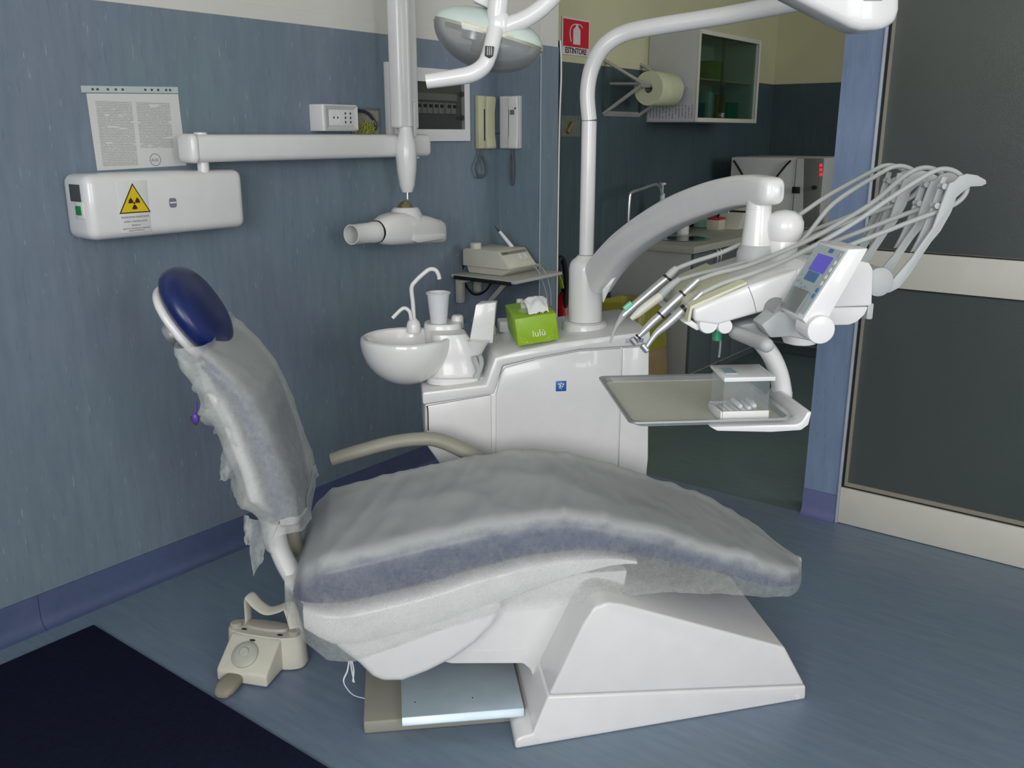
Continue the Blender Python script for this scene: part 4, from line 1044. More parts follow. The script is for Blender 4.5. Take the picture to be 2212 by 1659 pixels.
YEL = mat('yellow_sticker', (224, 196, 20), .45)
w1 = tri('triangle_field', tc_, .0445, .0016, YEL, sk)
bm = None
for k_ in range(3):
    a0 = PI / 2 + PI / 3 + 2 * PI * k_ / 3 - PI / 6
    pts = [(tc_[0] + .0045 * math.cos(a), tc_[1] + .0045 * math.sin(a)) for a in (a0, a0 + PI / 6, a0 + PI / 3)] + [(tc_[0] + .0165 * math.cos(a), tc_[1] + .0165 * math.sin(a)) for a in (a0 + PI / 3, a0 + PI / 6, a0)]
    obj('trefoil_blade', prism(new(), ID, pts, 'sz', XF - .0020, XF - .001), mat('dark_red_print', (70, 26, 14), .5), sk, smooth=False)
obj('trefoil_dot', lathe(new(), V((tc_[0], XF - .001, tc_[1])), -EY, [(.0028, 0), (.0028, .001)], 12), MATS['dark_red_print'], sk)
PRINT = mat('grey_print', (110, 112, 116), .6)
for body_, zz, sz_ in (('RADIAZIONI IONIZZANTI', 1.0750, .0066), ('ZONA CONTROLLATA', 1.0640, .0062), ('RAGGI X', 1.0540, .0062), ('VIETATO L’ACCESSO ALLE PERSONE', 1.0460, .0046), ('NON AUTORIZZATE', 1.0405, .0046)):
    text('sticker_lettering', body_, sz_, (cxs, XF - .0012, zz), EX, EZ, PRINT, sk, depth=.0002)
lgp = onY(373, 438, XF)
lp_ = obj('logo_badge', prism(new(), ID, [(p.x, p.z) for p in superring((lgp.x, 0, lgp.z), (1, 0, 0), (0, 0, 1), .0105, .0125, 4, 24)], 'sz', XF - .0015, XF + .001), mat('grey_badge', (120, 124, 140), .4), xb)
obj('logo_bar', box(new(), ID, (lgp.x - .009, lgp.x + .009), (XF - .0022, XF - .001), (lgp.z - .0015, lgp.z + .0025)), WHITE2, lp_)
obj('green_switch', box(new(), ID, (1.1575, 1.166), (XF + .03, XF + .055), (1.085, 1.108), .002), mat('green_switch_cap', (20, 130, 60), .4), xb)
obj('rating_label', box(new(), ID, (1.1615, 1.164), (XF + .03, XF + .08), (1.118, 1.160), .0005), mat('dark_rating_label', (70, 74, 78), .5), xb)
obj('socket_bezel', box(new(), ID, (1.160, 1.164), (XF + .022, XF + .062), (1.076, 1.116), .001), WHITE2, xb)
AY0, AY1 = 2.198, 2.268
hx = onY(436, 325, 2.233).x
obj('hinge_post', lathe(new(), V((hx, 2.233, 1.185)), EZ, [(.016, -.02), (.016, .022)], 20), WHITE, xr)
arm_ = obj('horizontal_arm', box(new(), ID, (1.462, 2.412), (AY0, AY1), (1.206, 1.280), .018, 4), WHITE, xr)
obj('arm_end_cap', box(new(), ID, (1.458, 1.492), (AY0 - .002, AY1 + .002), (1.204, 1.282), .018, 4), WHITE, arm_)
obj('hinge_cap', lathe(new(), V((hx, 2.233, 1.280)), EZ, [(.018, -.002), (.018, .004), (.014, .006), (.001, .006)], 20), WHITE, arm_)
obj('arm_pin', lathe(new(), V((2.36, 2.233, 1.206)), -EZ, [(.014, -.002), (.014, .006), (.001, .006)], 18), WHITE, arm_)
obj('folded_arm', box(new(), ID, (2.222, 2.288), (2.165, 2.215), (1.300, 2.02), .010, 3), WHITE, xr)
obj('folded_arm', box(new(), ID, (2.292, 2.352), (2.200, 2.262), (1.296, 2.02), .010, 3), WHITE, xr)
obj('arm_ridge', box(new(), ID, (2.262, 2.272), (2.161, 2.168), (1.305, 2.02), .003), WHITE2, xr)
obj('arm_elbow', blob(new(), V((2.29, 2.21, 2.03)), EX, EZ, EY, .075, .045, .05, 3, 24, 12), WHITE, xr)
obj('arm_stop', box(new(), ID, (2.298, 2.304), (2.192, 2.202), (1.330, 1.375), .001), DARK, xr)
lk = onY(882, 255, 2.19)
obj('link_plate', box(new(), ID, (2.306, 2.322), (2.186, 2.200), (1.27, 1.385), .005), WHITE2, xr)
yk = onY(866, 300, 2.175)
obj('yoke', lathe(new(), V((2.258, 2.178, 0)), EZ, [(.001, 1.305), (.022, 1.303), (.026, 1.275), (.034, 1.250), (.036, 1.215), (.033, 1.165), (.026, 1.115), (.018, 1.092), (.001, 1.090)], 26), WHITE, xr)
obj('yoke_rod', lathe(new(), V((2.258, 2.178, 0)), EZ, [(.005, 1.094), (.005, 1.068)], 12), CHROME, xr)
th = onY(868, 488, 2.165)
THX, THY, THZ = 2.222, 2.160, .985
obj('ball_cap', lathe(new(), V((THX + .010, 2.165, 1.030)), EZ, [(.030, 0), (.028, .014), (.020, .026), (.008, .034), (.001, .036)], 24), mat('bronze_cap', (150, 140, 104), .35, .7), xr)
rings = []
for x, zc_, h1, h2, ex_ in ((2.095, .974, .034, .036, 2.2), (2.105, .975, .040, .042, 2.4), (2.13, .977, .048, .050, 2.8), (2.17, .978, .056, .054, 3), (2.22, .976, .060, .054, 3.2), (2.30, .966, .060, .048, 3.6), (2.36, .955, .056, .043, 4), (2.378, .952, .048, .037, 4)):
    rings.append(superring((x, THY, zc_), EY, EZ, h1, h2, ex_, 32))
hd_x = obj('tube_head', loft(new(), rings), WHITE, xr)
obj('head_neck', lathe(new(), V((THX + .010, 2.163, 0)), EZ, [(.062, 1.000), (.054, 1.022), (.046, 1.038), (.040, 1.044), (.001, 1.045)], 32), WHITE, hd_x)
obj('grip_recess', prism(new(), ID, [(2.20, .962), (2.352, .952), (2.362, .945), (2.355, .930), (2.22, .930), (2.20, .938)], 'sz', THY - .0625, THY - .04, .006), WHITE2, hd_x)
obj('collar_ring', lathe(new(), V((2.094, THY, .974)), -EX, [(.036, -.004), (.037, .004)], 28), BLACKR, hd_x)
cone = lathe(new(), V((2.092, THY, .9735)), V((-1, -.10, .02)), [(.035, 0), (.034, .030), (.0325, .032), (.0315, .125), (.0290, .125), (.0290, .01), (.001, .01)], 32, cap=False)
obj('beam_tube', cone, WHITE, hd_x)

# ------------------------------------------------------------------ notice in a plastic pocket
q = NT('printed_notice')
v = q.coords(); sx = q.add('ShaderNodeSeparateXYZ'); q.link(v, sx.inputs[0])
def m_(op, a, b, clamp=False):
    n = q.add('ShaderNodeMath', operation=op, use_clamp=clamp)
    for i_, x_ in enumerate((a, b)):
        if hasattr(x_, 'is_linked'): q.link(x_, n.inputs[i_])
        else: n.inputs[i_].default_value = x_
    return n.outputs[0]
xx, zz = sx.outputs['X'], sx.outputs['Z']
lines = m_('GREATER_THAN', m_('SINE', m_('MULTIPLY', zz, 2 * PI / .0041), 0), -.25)
ink = m_('GREATER_THAN', q.noise(q.coords((260, 1, 420)), 1.0, 2), .40)
gapn = m_('GREATER_THAN', q.noise(q.coords((14, 1, 70)), 1.0, 1), .36)
cl_ = m_('MULTIPLY', m_('GREATER_THAN', xx, -.112), m_('LESS_THAN', xx, -.012))
cr_ = m_('MULTIPLY', m_('MULTIPLY', m_('GREATER_THAN', xx, .000), m_('LESS_THAN', xx, .100)), m_('GREATER_THAN', zz, -.045))
zr_ = m_('MULTIPLY', m_('GREATER_THAN', zz, -.090), m_('LESS_THAN', zz, .074))
msk = m_('MULTIPLY', m_('MULTIPLY', m_('ADD', cl_, cr_, True), zr_), m_('MULTIPLY', m_('MULTIPLY', lines, ink), gapn))
q.link(q.mix(m_('MULTIPLY', msk, .45), lin(214, 215, 214), lin(60, 60, 62)), q.b.inputs['Base Color']); q.set(Roughness=.35)
pcx, pcz = 1.391, 1.290
nt = thing('wall_notice', 'printed white notice in a punched plastic pocket above the X-ray wall box', 'notice', (pcx, YW - .004, pcz))
TILT = Matrix.Translation((pcx, YW - .0045, pcz)) @ Matrix.Rotation(math.radians(-1.5), 4, 'Y')
obj('paper_sheet', box(new(), TILT, (-.131, .132), (-.0006, .0006), (-.098, .094)), q.m, nt, smooth=False)
obj('pocket_strip', box(new(), TILT, (-.143, .133), (-.0012, .0008), (.096, .1125)), mat('frosted_strip', (190, 200, 198), .35), nt, smooth=False)
for x_ in (-.113, -.100, -.072, -.050, -.031, .034, .053, .072, .096, .108):
    obj('punch_hole', box(new(), TILT, (x_ - .0032, x_ + .0032), (-.0016, .0002), (.1015, .1070)), mat('hole_shadow', (70, 84, 98), .8), nt, smooth=False)
stp = new()
lathe(stp, TILT @ V((.038, -.0008, -.078)), TILT.to_3x3() @ V((0, -1, 0)), [(.0165, 0), (.0165, .0004), (.0150, .0004), (.0150, 0)], 30, cap=False)
obj('round_stamp', stp, mat('stamp_ink', (120, 124, 132), .6), nt)
text('stamp_lettering', 'AUS', .011, TILT @ V((.036, -.001, -.079)), EX, EZ, MATS['stamp_ink'], nt, depth=.0002)

# ------------------------------------------------------------------ socket box, open back box, breaker panel
so = thing('power_socket', 'white surface power socket box on the blue wall above the X-ray arm', 'power socket', (2.07, YW - .02, 1.331))
SY = YW - .052
obj('housing', prism(new(), ID, [(1.984, YW - .003), (1.996, SY + .004), (2.000, SY), (2.140, SY), (2.143, SY + .003), (2.143, YW - .003)], 'st', 1.290, 1.372, .0015), WHITE2, so)
fr_ = new()
ro = [(2.004, 1.294), (2.139, 1.294), (2.139, 1.368), (2.004, 1.368)]; ri = [(2.020, 1.306), (2.126, 1.306), (2.126, 1.357), (2.020, 1.357)]
loft(fr_, [[V((x, SY - .0005, z)) for x, z in ro], [V((x, SY - .007, z)) for x, z in ro], [V((x, SY - .0012, z)) for x, z in ri]], True, False)
obj('cover_frame', fr_, mat('grey_white_plastic', (196, 198, 198), .4), so, smooth=False)
sf = obj('socket_face', box(new(), ID, (2.020, 2.126), (SY - .003, SY + .001), (1.308, 1.355), .0008), WHITE2, so)
obj('round_socket', lathe(new(), V((2.047, SY - .003, 1.3315)), -EY, [(.020, 0), (.020, .0012), (.0175, .0012), (.0172, .0004), (.001, .0004)], 26), WHITE, sf)
for dx in (-.008, .008): obj('pin_hole', lathe(new(), V((2.047 + dx, SY - .0032, 1.3315)), -EY, [(.0032, 0), (.0030, .0008)], 10), DARK, sf)
for x_ in (2.088, 2.110):
    for z_ in (1.318, 1.3315, 1.345): obj('pin_hole', box(new(), ID, (x_ - .0022, x_ + .0022), (SY - .0042, SY - .002), (z_ - .0034, z_ + .0034)), DARK, sf, smooth=False)
jb = thing('open_wiring_box', 'open wiring box with loose yellow-green wires beside the power socket', 'wiring box', (2.225, YW - .004, 1.32))
obj('back_plate', box(new(), ID, (2.160, 2.285), (YW - .0045, YW - .003), (1.278, 1.362)), mat('beige_plaster_patch', (150, 146, 132), .9, var=.2, vs=60), jb, smooth=False)
bm = new()
for a, b, c, d in ((2.156, 2.290, 1.360, 1.366), (2.156, 2.290, 1.274, 1.280), (2.156, 2.162, 1.28, 1.36), (2.284, 2.290, 1.28, 1.36)): box(bm, ID, (a, b), (YW - .009, YW - .003), (c, d), .001)
obj('box_rim', bm, mat('grey_blue_rim', (104, 118, 130), .7), jb)
obj('dark_cable', tube(new(), [V((x, YW - .014, z)) for x, z in ((2.158, 1.352), (2.19, 1.356), (2.225, 1.350), (2.25, 1.330), (2.262, 1.312), (2.258, 1.295))], .0052, 8), mat('blue_black_cable', (44, 52, 74), .5), jb)
for i in range(6):
    r1, r2 = random.uniform(-.03, .03), random.uniform(-.03, .03)
    obj('earth_wire', tube(new(), [V((2.17 + .018 * i, YW - .010, 1.283)), V((2.185 + .014 * i + r1 * .4, YW - .018, 1.305 + .01 * (i % 3))), V((2.20 + .012 * i, YW - .016, 1.292 + .012 * (i % 2))), V((2.225 + r2, YW - .012, 1.281))], .0021, 6), mat('yellow_green_wire', (150, 158, 54), .45), jb)
bp_ = thing('breaker_panel', 'white flush breaker panel with a smoked window behind the X-ray arms', 'breaker panel', (2.54, YW - .01, 1.38))
BY = YW - .022
bx0, bx1, bz0, bz1 = 2.322, 2.752, 1.256, 1.508
ix0, ix1, iz0, iz1 = 2.425, 2.722, 1.298, 1.462
bm = new()
for a, b, c, d in ((bx0, bx1, iz1, bz1), (bx0, bx1, bz0, iz0), (bx0, ix0, iz0, iz1), (ix1, bx1, iz0, iz1)): box(bm, ID, (a, b), (BY, YW - .003), (c, d), .0)
bmesh.ops.remove_doubles(bm, verts=bm.verts, dist=1e-4)
obj('panel_frame', bm, WHITE2, bp_, smooth=False)
obj('panel_frame_ridge', box(new(), ID, (bx0 - .004, bx0 + .014), (BY - .006, YW - .003), (bz0 + .004, bz1 + .01), .003), WHITE2, bp_)
obj('panel_back', box(new(), ID, (ix0, ix1), (YW - .006, YW - .003), (iz0, iz1)), mat('grey_panel_back', (104, 106, 104), .6), bp_, smooth=False)
obj('label_rail', box(new(), ID, (ix0 + .004, ix1 - .03), (YW - .010, YW - .006), (1.400, 1.424)), mat('pale_rail', (150, 152, 148), .6), bp_, smooth=False)
obj('module_strip', box(new(), ID, (ix0 + .004, ix1 - .04), (YW - .012, YW - .006), (1.352, 1.392)), mat('grey_module_strip', (136, 138, 136), .5), bp_, smooth=False)
for i in range(8):
    x_ = 2.448 + .030 * i + (.01 if i > 5 else 0)
    br = obj('breaker', box(new(), ID, (x_ - .012, x_ + .012), (YW - .0155, YW - .012), (1.354, 1.390), .0008), mat('light_breaker', (168, 170, 166), .5), bp_)
    obj('toggle', box(new(), ID, (x_ - .007, x_ + .007), (YW - .020, YW - .0155), (1.374, 1.386), .0008), DARK, br)
q = NT('smoked_window')
tr = q.add('ShaderNodeBsdfTransparent'); tr.inputs[0].default_value = (.78, .79, .78, 1); gl = q.add('ShaderNodeBsdfGlossy'); gl.inputs['Roughness'].default_value = .12
ms = q.add('ShaderNodeMixShader'); ms.inputs[0].default_value = .06; q.link(tr.outputs[0], ms.inputs[1]); q.link(gl.outputs[0], ms.inputs[2]); q.link(ms.outputs[0], q.n['Material Output'].inputs['Surface'])
obj('smoked_door', box(new(), ID, (ix0, ix1), (BY + .0005, BY + .002), (iz0, iz1)), q.m, bp_, smooth=False)
for z_ in (1.340, 1.425): obj('door_latch', lathe(new(), V((ix1 - .016, BY + .0005, z_)), -EY, [(.010, 0), (.009, .003), (.001, .003)], 14), DARK, bp_)

# ------------------------------------------------------------------ door phones
def phone(name, label, org, ex, out, w, h, mbody, mset, slit):
    """org: bottom-left corner on the wall, ex along the wall, out from the wall"""
    ex, out = V(ex), V(out)
    M = Matrix(((ex.x, out.x, 0, org[0]), (ex.y, out.y, 0, org[1]), (0, 0, 1, org[2]), (0, 0, 0, 1)))
    t = thing(name, label, 'door phone', V(org) + ex * w / 2)
    obj('back_box', box(new(), M, (0, w), (0, .020), (0, h), .004), mbody, t)
    hs_ = obj('handset', prism(new(), M, [(.016, -.002), (.034, 0), (.036, .012), (.030, .05), (.029, h - .06), (.035, h - .016), (.033, h - .002), (.018, h)], 'tz', w * slit, w * .985, .005, 3), mset, t)
    obj('gap', box(new(), M, (w * slit - .006, w * slit), (.016, .0212), (.03, h - .05)), DARK, t, smooth=False)
    return t, M
CR2 = mat('yellowed_cream_plastic', (190, 190, 158), .45)
p1_, M1 = phone('door_phone', 'yellowed cream door phone on the blue wall beside the breaker panel', (2.803, YW - .003, 1.226), EX, -EY, .092, .198, CR2, CR2, .40)
CORD = mat('grey_coil_cord', (86, 92, 100), .6)
cp0 = [onY(x, y, YW - .02) for x, y in ((1040, 322), (1037, 337), (1029, 360), (1033, 380), (1042, 382), (1050, 372), (1047, 350), (1041, 335), (1041, 323))]
obj('coil_cord', tube(new(), cp0, .0048, 8), CORD, p1_)
p2_, M2 = phone('door_phone', 'grey-white door phone on the corner wall beside the opening', (XD - .003, 2.312, 1.226), -EY, -EX, .098, .199, WHITE2, WHITE2, .52)
obj('key_pad', box(new(), M2, (.062, .080), (.028, .0330), (.128, .146)), mat('grey_keypad', (104, 106, 112), .5), p2_, smooth=False)
obj('pilot_lamp', box(new(), M2, (.085, .089), (.028, .0340), (.148, .155)), DARK, p2_, smooth=False)
cp1 = [onX(x, y, XD - .02) for x, y in ((1106, 322), (1102, 345), (1102, 375), (1105, 398), (1109, 390), (1110, 360), (1108, 335), (1107, 322))]
obj('coil_cord', tube(new(), cp1, .0044, 8), CORD, p2_)
lw = thing('phone_wire', 'thin grey wire running in the corner between the two door phones', 'wire', (2.93, YW - .01, 1.29))
obj('wire', tube(new(), [V((2.890, YW - .010, 1.292)), V((2.92, YW - .012, 1.284)), V((2.945, YW - .012, 1.285)), V((XD - .010, 2.318, 1.292)), V((XD - .010, 2.308, 1.296))], .0016, 6), CORD, lw)

# ------------------------------------------------------------------ corner shelf with ultrasonic device
sh = thing('wall_shelf', 'pale grey metal shelf on brackets in the corner under the door phones', 'shelf', (2.80, 2.17, .752))
SHM = mat('pale_shelf', (186, 186, 178), .5)
obj('shelf_plate', box(new(), ID, (2.642, 2.950), (2.012, 2.328), (.744, .757), .003), SHM, sh)
obj('edge_strip', box(new(), ID, (2.638, 2.643), (2.03, 2.31), (.738, .752), .001), BLACKR, sh)
obj('bracket', prism(new(), ID, [(2.325, .744), (2.325, .640), (2.300, .640), (2.295, .72), (2.20, .744)], 'tz', 2.665, 2.690, .002), SHM, sh)
obj('bracket', prism(new(), ID, [(2.325, .744), (2.325, .67), (2.300, .67), (2.295, .72), (2.20, .744)], 'tz', 2.775, 2.795, .002), SHM, sh)
sp0, sp1 = onX(1078, 606, 2.70), onX(1060, 660, 2.74)
obj('strut', tube(new(), [V((2.70, 2.09, .748)), V((2.74, 2.30, .560))], .016, 4, k=1, flat=.6), SHM, sh)
dv = thing('ultrasonic_device', 'cream bench-top ultrasonic device with sloped control panel on the corner shelf', 'dental device', (2.79, 2.18, .757))
DVM = mat('putty_device_plastic', (204, 202, 188), .45)
prof_low = [(2.125, .758), (2.075, .786), (2.300, .786), (2.290, .758)]
obj('lower_case', prism(new(), ID, prof_low, 'tz', 2.705, 2.915, .003), DVM, dv)
prof_up = [(2.082, .7865), (2.079, .790), (2.133, .850), (2.140, .853), (2.296, .853), (2.306, .847), (2.306, .7865)]
obj('upper_case', prism(new(), ID, prof_up, 'tz', 2.690, 2.868, .004), DVM, dv)
MP = Matrix.Translation((2.779, 2.0785, .7905)) @ Matrix.Rotation(math.atan2(.060, .054), 4, 'X')
cpn = obj('control_face', box(new(), MP, (-.080, .080), (.003, .078), (-.001, .0012), .0006), mat('cream_face', (212, 212, 196), .4), dv)
obj('name_band', box(new(), MP, (-.078, .078), (.062, .076), (.0006, .0018)), mat('grey_band', (132, 132, 124), .5), cpn, smooth=False)
text('band_lettering', 'Ecavo', .011, MP @ V((-.054, .069, .0020)), MP.to_3x3() @ EX, MP.to_3x3() @ EY, MATS['black_print'], cpn, depth=.0002)
for x_, y_ in ((.020, .050), (.055, .050)): obj('slider', box(new(), MP, (x_ - .004, x_ + .004), (y_ - .014, y_ + .010), (.001, .005), .001), WHITE2, cpn)
for x_ in (.012, .030, .046, .062): obj('led', lathe(new(), MP @ V((x_, .026, .0010)), MP.to_3x3() @ EZ, [(.0018, 0), (.0012, .001)], 8), PRINT, cpn)
obj('filler_cap', lathe(new(), V((2.716, 2.262, .850)), EZ, [(.022, 0), (.022, .022), (.020, .025), (.001, .025)], 26), DVM, dv)
pr0, pr1 = V((2.846, 2.20, .852)), onX(1107, 508, 2.82)
obj('pen_handpiece', tube(new(), [V((2.850, 2.185, .850)), V((2.838, 2.205, .878)), V((2.822, 2.228, .912))], [.0080, .0078, .0060], 12, k=2), WHITE2, dv)
obj('pen_tip', tube(new(), [V((2.822, 2.228, .912)), V((2.815, 2.236, .922)), V((2.812, 2.244, .935))], [.0030, .0016, .0007], 8, k=3), DARK, dv)
for pth_ in ([(1152, 573), (1162, 585), (1172, 608), (1180, 635), (1184, 660)], [(1160, 571), (1172, 580), (1182, 600), (1189, 630), (1190, 660)]):
    obj('lead', tube(new(), [onY(x, y, 2.03) for x, y in pth_], .0022, 6), GREYP, dv)
lc = [onX(x, y, 2.72) for x, y in ((1001, 572), (998, 590), (1004, 612), (1018, 632), (1033, 636), (1050, 627), (1060, 612), (1064, 600))]
obj('coiled_lead', tube(new(), lc, .0045, 8), BLACKR, dv)

# ------------------------------------------------------------------ foot control
fo = V((1.19, 1.71, 0)); er, ef = V((.40, -.917, 0)).normalized(), V((-.917, -.40, 0)).normalized()
MF = Matrix(((er.x, ef.x, 0, fo.x), (er.y, ef.y, 0, fo.y), (0, 0, 1, 0), (0, 0, 0, 1)))
FP = lambda r, f, z: MF @ V((r, f, z))
fc = thing('foot_control', 'cream dental foot control with dial and wire handle on the floor', 'foot pedal', fo)
PUT = mat('putty_plastic', (204, 202, 188), .45)
obj('front_body', prism(new(), MF, [(-.02, .004), (.079, .004), (.079, .034), (.072, .040), (.002, .088), (-.02, .088)], 'tz', -.066, .068, .006, 3), PUT, fc)
rings = []
for z, k_ in ((.004, 1.02), (.010, 1.05), (.085, 1.0), (.090, .97)):
    rings.append([FP(p.x, p.y, p.z) for p in superring((.010, -.036, z), (1, 0, 0), (0, 1, 0), .100 * k_, .037 * k_, 2.8, 36)])
obj('rear_body', loft(new(), rings), PUT, fc)
obj('top_pad', loft(new(), [[FP(p.x, p.y, p.z) for p in superring((.010, -.045, z), (1, 0, 0), (0, 1, 0), .062 * k_, .022 * k_, 2.4, 28)] for z, k_ in ((.0895, 1), (.096, .9), (.098, .6))]), mat('taupe_pad', (174, 170, 158), .5), fc)
TAU = mat('taupe_rubber', (140, 134, 118), .6)
for r_ in (-.070, .088): obj('side_button', lathe(new(), FP(r_, -.030, .089), EZ, [(.015, 0), (.015, .008), (.012, .011), (.001, .012)], 20), MATS['taupe_pad'], fc)
for r_, f_, z_ in ((-.042, -.020, .0902), (.058, -.016, .0902), (-.002, .012, .0835)): obj('mark_oval', blob(new(), FP(r_, f_, z_), er, ef, EZ, .008, .0045, .0012, 2, 14, 6), mat('blue_black_mark', (34, 36, 66), .5), fc)
sn = math.atan2(.048, .070); nsl = (ef * math.sin(sn) + EZ * math.cos(sn)).normalized()
dc = FP(-.006, .044, .0615)
dl = obj('dial', lathe(new(), dc, nsl, [(.033, -.004), (.033, .003), (.030, .006), (.016, .008), (.001, .008)], 32), mat('grey_cream_dial', (178, 180, 168), .45), fc)
obj('dial_knob', lathe(new(), dc + nsl * .007 - ef * .004, nsl, [(.012, 0), (.012, .006), (.010, .008), (.001, .008)], 22), MATS['grey_cream_dial'], dl)
obj('toe_pedal', loft(new(), [[FP(p.x, p.y, p.z) for p in superring((-.018, f_, z_), (1, 0, 0), (0, 0, 1), w_, h_, 3, 24)] for f_, z_, w_, h_ in ((.070, .018, .022, .012), (.100, .018, .026, .014), (.122, .015, .025, .012), (.138, .011, .018, .008), (.142, .009, .010, .004))]), TAU, fc)
hp = [(-.052, -.058, .085), (-.052, -.060, .118), (-.052, -.062, .148), (-.045, -.062, .160), (-.022, -.056, .143), (.010, -.050, .132), (.040, -.052, .140), (.062, -.058, .150), (.072, -.052, .140), (.084, -.045, .112), (.092, -.040, .085)]
obj('wire_handle', tube(new(), [FP(*p) for p in hp], .0165, 12, flat=.26, k=5, up=er), PUT, fc)

# ------------------------------------------------------------------ room beyond the opening
sg = thing('extinguisher_sign', 'red fire extinguisher sign reading ESTINTORE on the wall beyond the opening', 'sign', (3.80, Y2 - .004, 1.72))
s0, s1 = onY(1214, 40, Y2 - .004), onY(1272, 120, Y2 - .004)
sx0, sx1, sz0, sz1 = s0.x, s1.x, 1.640, 1.802
obj('sign_board', box(new(), ID, (sx0, sx1), (Y2 - .006, Y2 - .003), (sz0, sz1)), mat('white_sign', (220, 216, 218), .4), sg, smooth=False)
obj('red_field', box(new(), ID, (sx0 + .008, sx1 - .008), (Y2 - .0068, Y2 - .005), (sz0 + .036, sz1 - .007)), mat('red_sign', (206, 16, 48), .4), sg, smooth=False)
cx_ = (sx0 + sx1) / 2 + .004; zb_ = sz0 + .048
obj('bottle_symbol', prism(new(), ID, [(cx_ + a, zb_ + b) for a, b in ((-.030, 0), (.030, 0), (.030, .064), (.010, .080), (.010, .092), (-.008, .092), (-.008, .080), (-.030, .064))], 'sz', Y2 - .0076, Y2 - .006), MATS['white_sign'], sg, smooth=False)
obj('hose_symbol', tube(new(), [V((cx_ + a, Y2 - .0072, zb_ + b)) for a, b in ((-.002, .088), (-.030, .086), (-.052, .070), (-.058, .045), (-.048, .010))], .0028, 6), MATS['white_sign'], sg)
obj('lever_symbol', tube(new(), [V((cx_ + a, Y2 - .0072, zb_ + b)) for a, b in ((.004, .090), (.030, .088), (.046, .078))], .0026, 6), MATS['white_sign'], sg)
text('sign_lettering', 'ESTINTORE', .0355, ((sx0 + sx1) / 2, Y2 - .0066, sz0 + .018), EX, EZ, mat('dark_purple_print', (66, 24, 52), .5), sg, depth=.0004, bold=.0008)
ex_ = thing('fire_extinguisher', 'red fire extinguisher with black hose standing behind the corner wall', 'fire extinguisher', (3.60, 2.44, 0))
EO = V((3.60, 2.44, 0))
obj('cylinder', lathe(new(), EO, EZ, [(.001, 0), (.060, 0), (.062, .01), (.062, .47), (.050, .51), (.026, .535), (.020, .545), (.001, .545)], 26), mat('red_enamel', (176, 18, 34), .3), ex_)
obj('valve', lathe(new(), EO, EZ, [(.018, .545), (.018, .58), (.012, .59), (.001, .59)], 14), DARK, ex_)
obj('squeeze_lever', tube(new(), [onY(x, y, 2.42) for x, y in ((1206, 594), (1211, 608), (1214, 622))], [.010, .012, .012], 6, k=2, flat=.5), mat('acid_green_tag', (170, 190, 30), .45), ex_)
obj('hose', tube(new(), [onY(x, y, 2.41) for x, y in ((1206, 590), (1206, 570), (1209, 558), (1216, 562), (1221, 585), (1224, 620), (1222, 650), (1220, 700))], .013, 10), BLACKR, ex_)
wc2 = thing('jamb_cable', 'thin white cable running down the edge of the corner wall', 'cable', (XD + .12, 2.12, 0))
obj('cable', tube(new(), [V((XD + .121, 2.124, 1.63)), V((XD + .121, 2.118, 1.5)), V((XD + .121, 2.124, 1.2)), V((XD + .121, 2.124, .02))], .0035, 6), WHITE2, wc2)
obj('dark_seal', box(new(), ID, (XD + .1171, XD + .135), (2.127, 2.140), (.0, 1.63)), BLACKR, wc2, smooth=False)
pb_ = thing('empty_switch_box', 'square unfinished wall box on the teal wall behind the column', 'wall box', (3.75, Y2 - .005, 1.318))
obj('plaster_plate', box(new(), ID, (3.672, 3.836), (Y2 - .005, Y2 - .003), (1.270, 1.366)), mat('grey_plaster_patch', (104, 106, 100), .9, var=.15, vs=40), pb_, smooth=False)
obj('wire_stub', tube(new(), [V((3.72, Y2 - .006, 1.29)), V((3.745, Y2 - .012, 1.32)), V((3.755, Y2 - .010, 1.335))], .012, 7), mat('olive_wire_stub', (116, 106, 62), .6), pb_)

wcab = thing('wall_cabinet', 'grey wall cabinet with two sliding glass doors beyond the opening', 'wall cabinet', (4.88, 2.38, 1.343))
CX0, CX1, CY0, CY1, CZ0, CZ1 = 4.487, 5.275, 2.239, Y2 - .003, 1.343, 1.800
CABM = mat('light_grey_laminate', (196, 198, 196), .5, var=.02)
obj('side_panel', box(new(), ID, (CX0, CX0 + .02), (CY0 + .002, CY1), (CZ0, CZ1), .001), CABM, wcab)
obj('side_panel', box(new(), ID, (CX1 - .02, CX1), (CY0 + .002, CY1), (CZ0, CZ1), .001), CABM, wcab)
obj('top_panel', box(new(), ID, (CX0 + .02, CX1 - .02), (CY0 + .002, CY1), (CZ1 - .02, CZ1)), CABM, wcab)
obj('bottom_panel', box(new(), ID, (CX0 + .02, CX1 - .02), (CY0 + .002, CY1), (CZ0, CZ0 + .02)), CABM, wcab)
obj('back_panel', box(new(), ID, (CX0 + .02, CX1 - .02), (CY1 - .008, CY1), (CZ0 + .02, CZ1 - .02)), CABM, wcab)
obj('glass_shelf', box(new(), ID, (CX0 + .02, CX1 - .02), (CY0 + .03, CY1 - .008), (1.56, 1.566)), CABM, wcab)
for a, b, c, d in ((CX0 - .001, CX0 + .022, CZ0, CZ1), (CX1 - .022, CX1 + .001, CZ0, CZ1), (CX0 + .022, CX1 - .022, CZ1 - .022, CZ1), (CX0 + .022, CX1 - .022, CZ0, CZ0 + .022)): obj('front_frame', box(new(), ID, (a, b), (CY0 - .004, CY0 + .004), (c, d), .001), FRAME, wcab)
q = NT('green_tinted_glass'); tr = q.add('ShaderNodeBsdfTransparent'); tr.inputs[0].default_value = (.60, .71, .65, 1); gl = q.add('ShaderNodeBsdfGlossy'); gl.inputs['Roughness'].default_value = .1
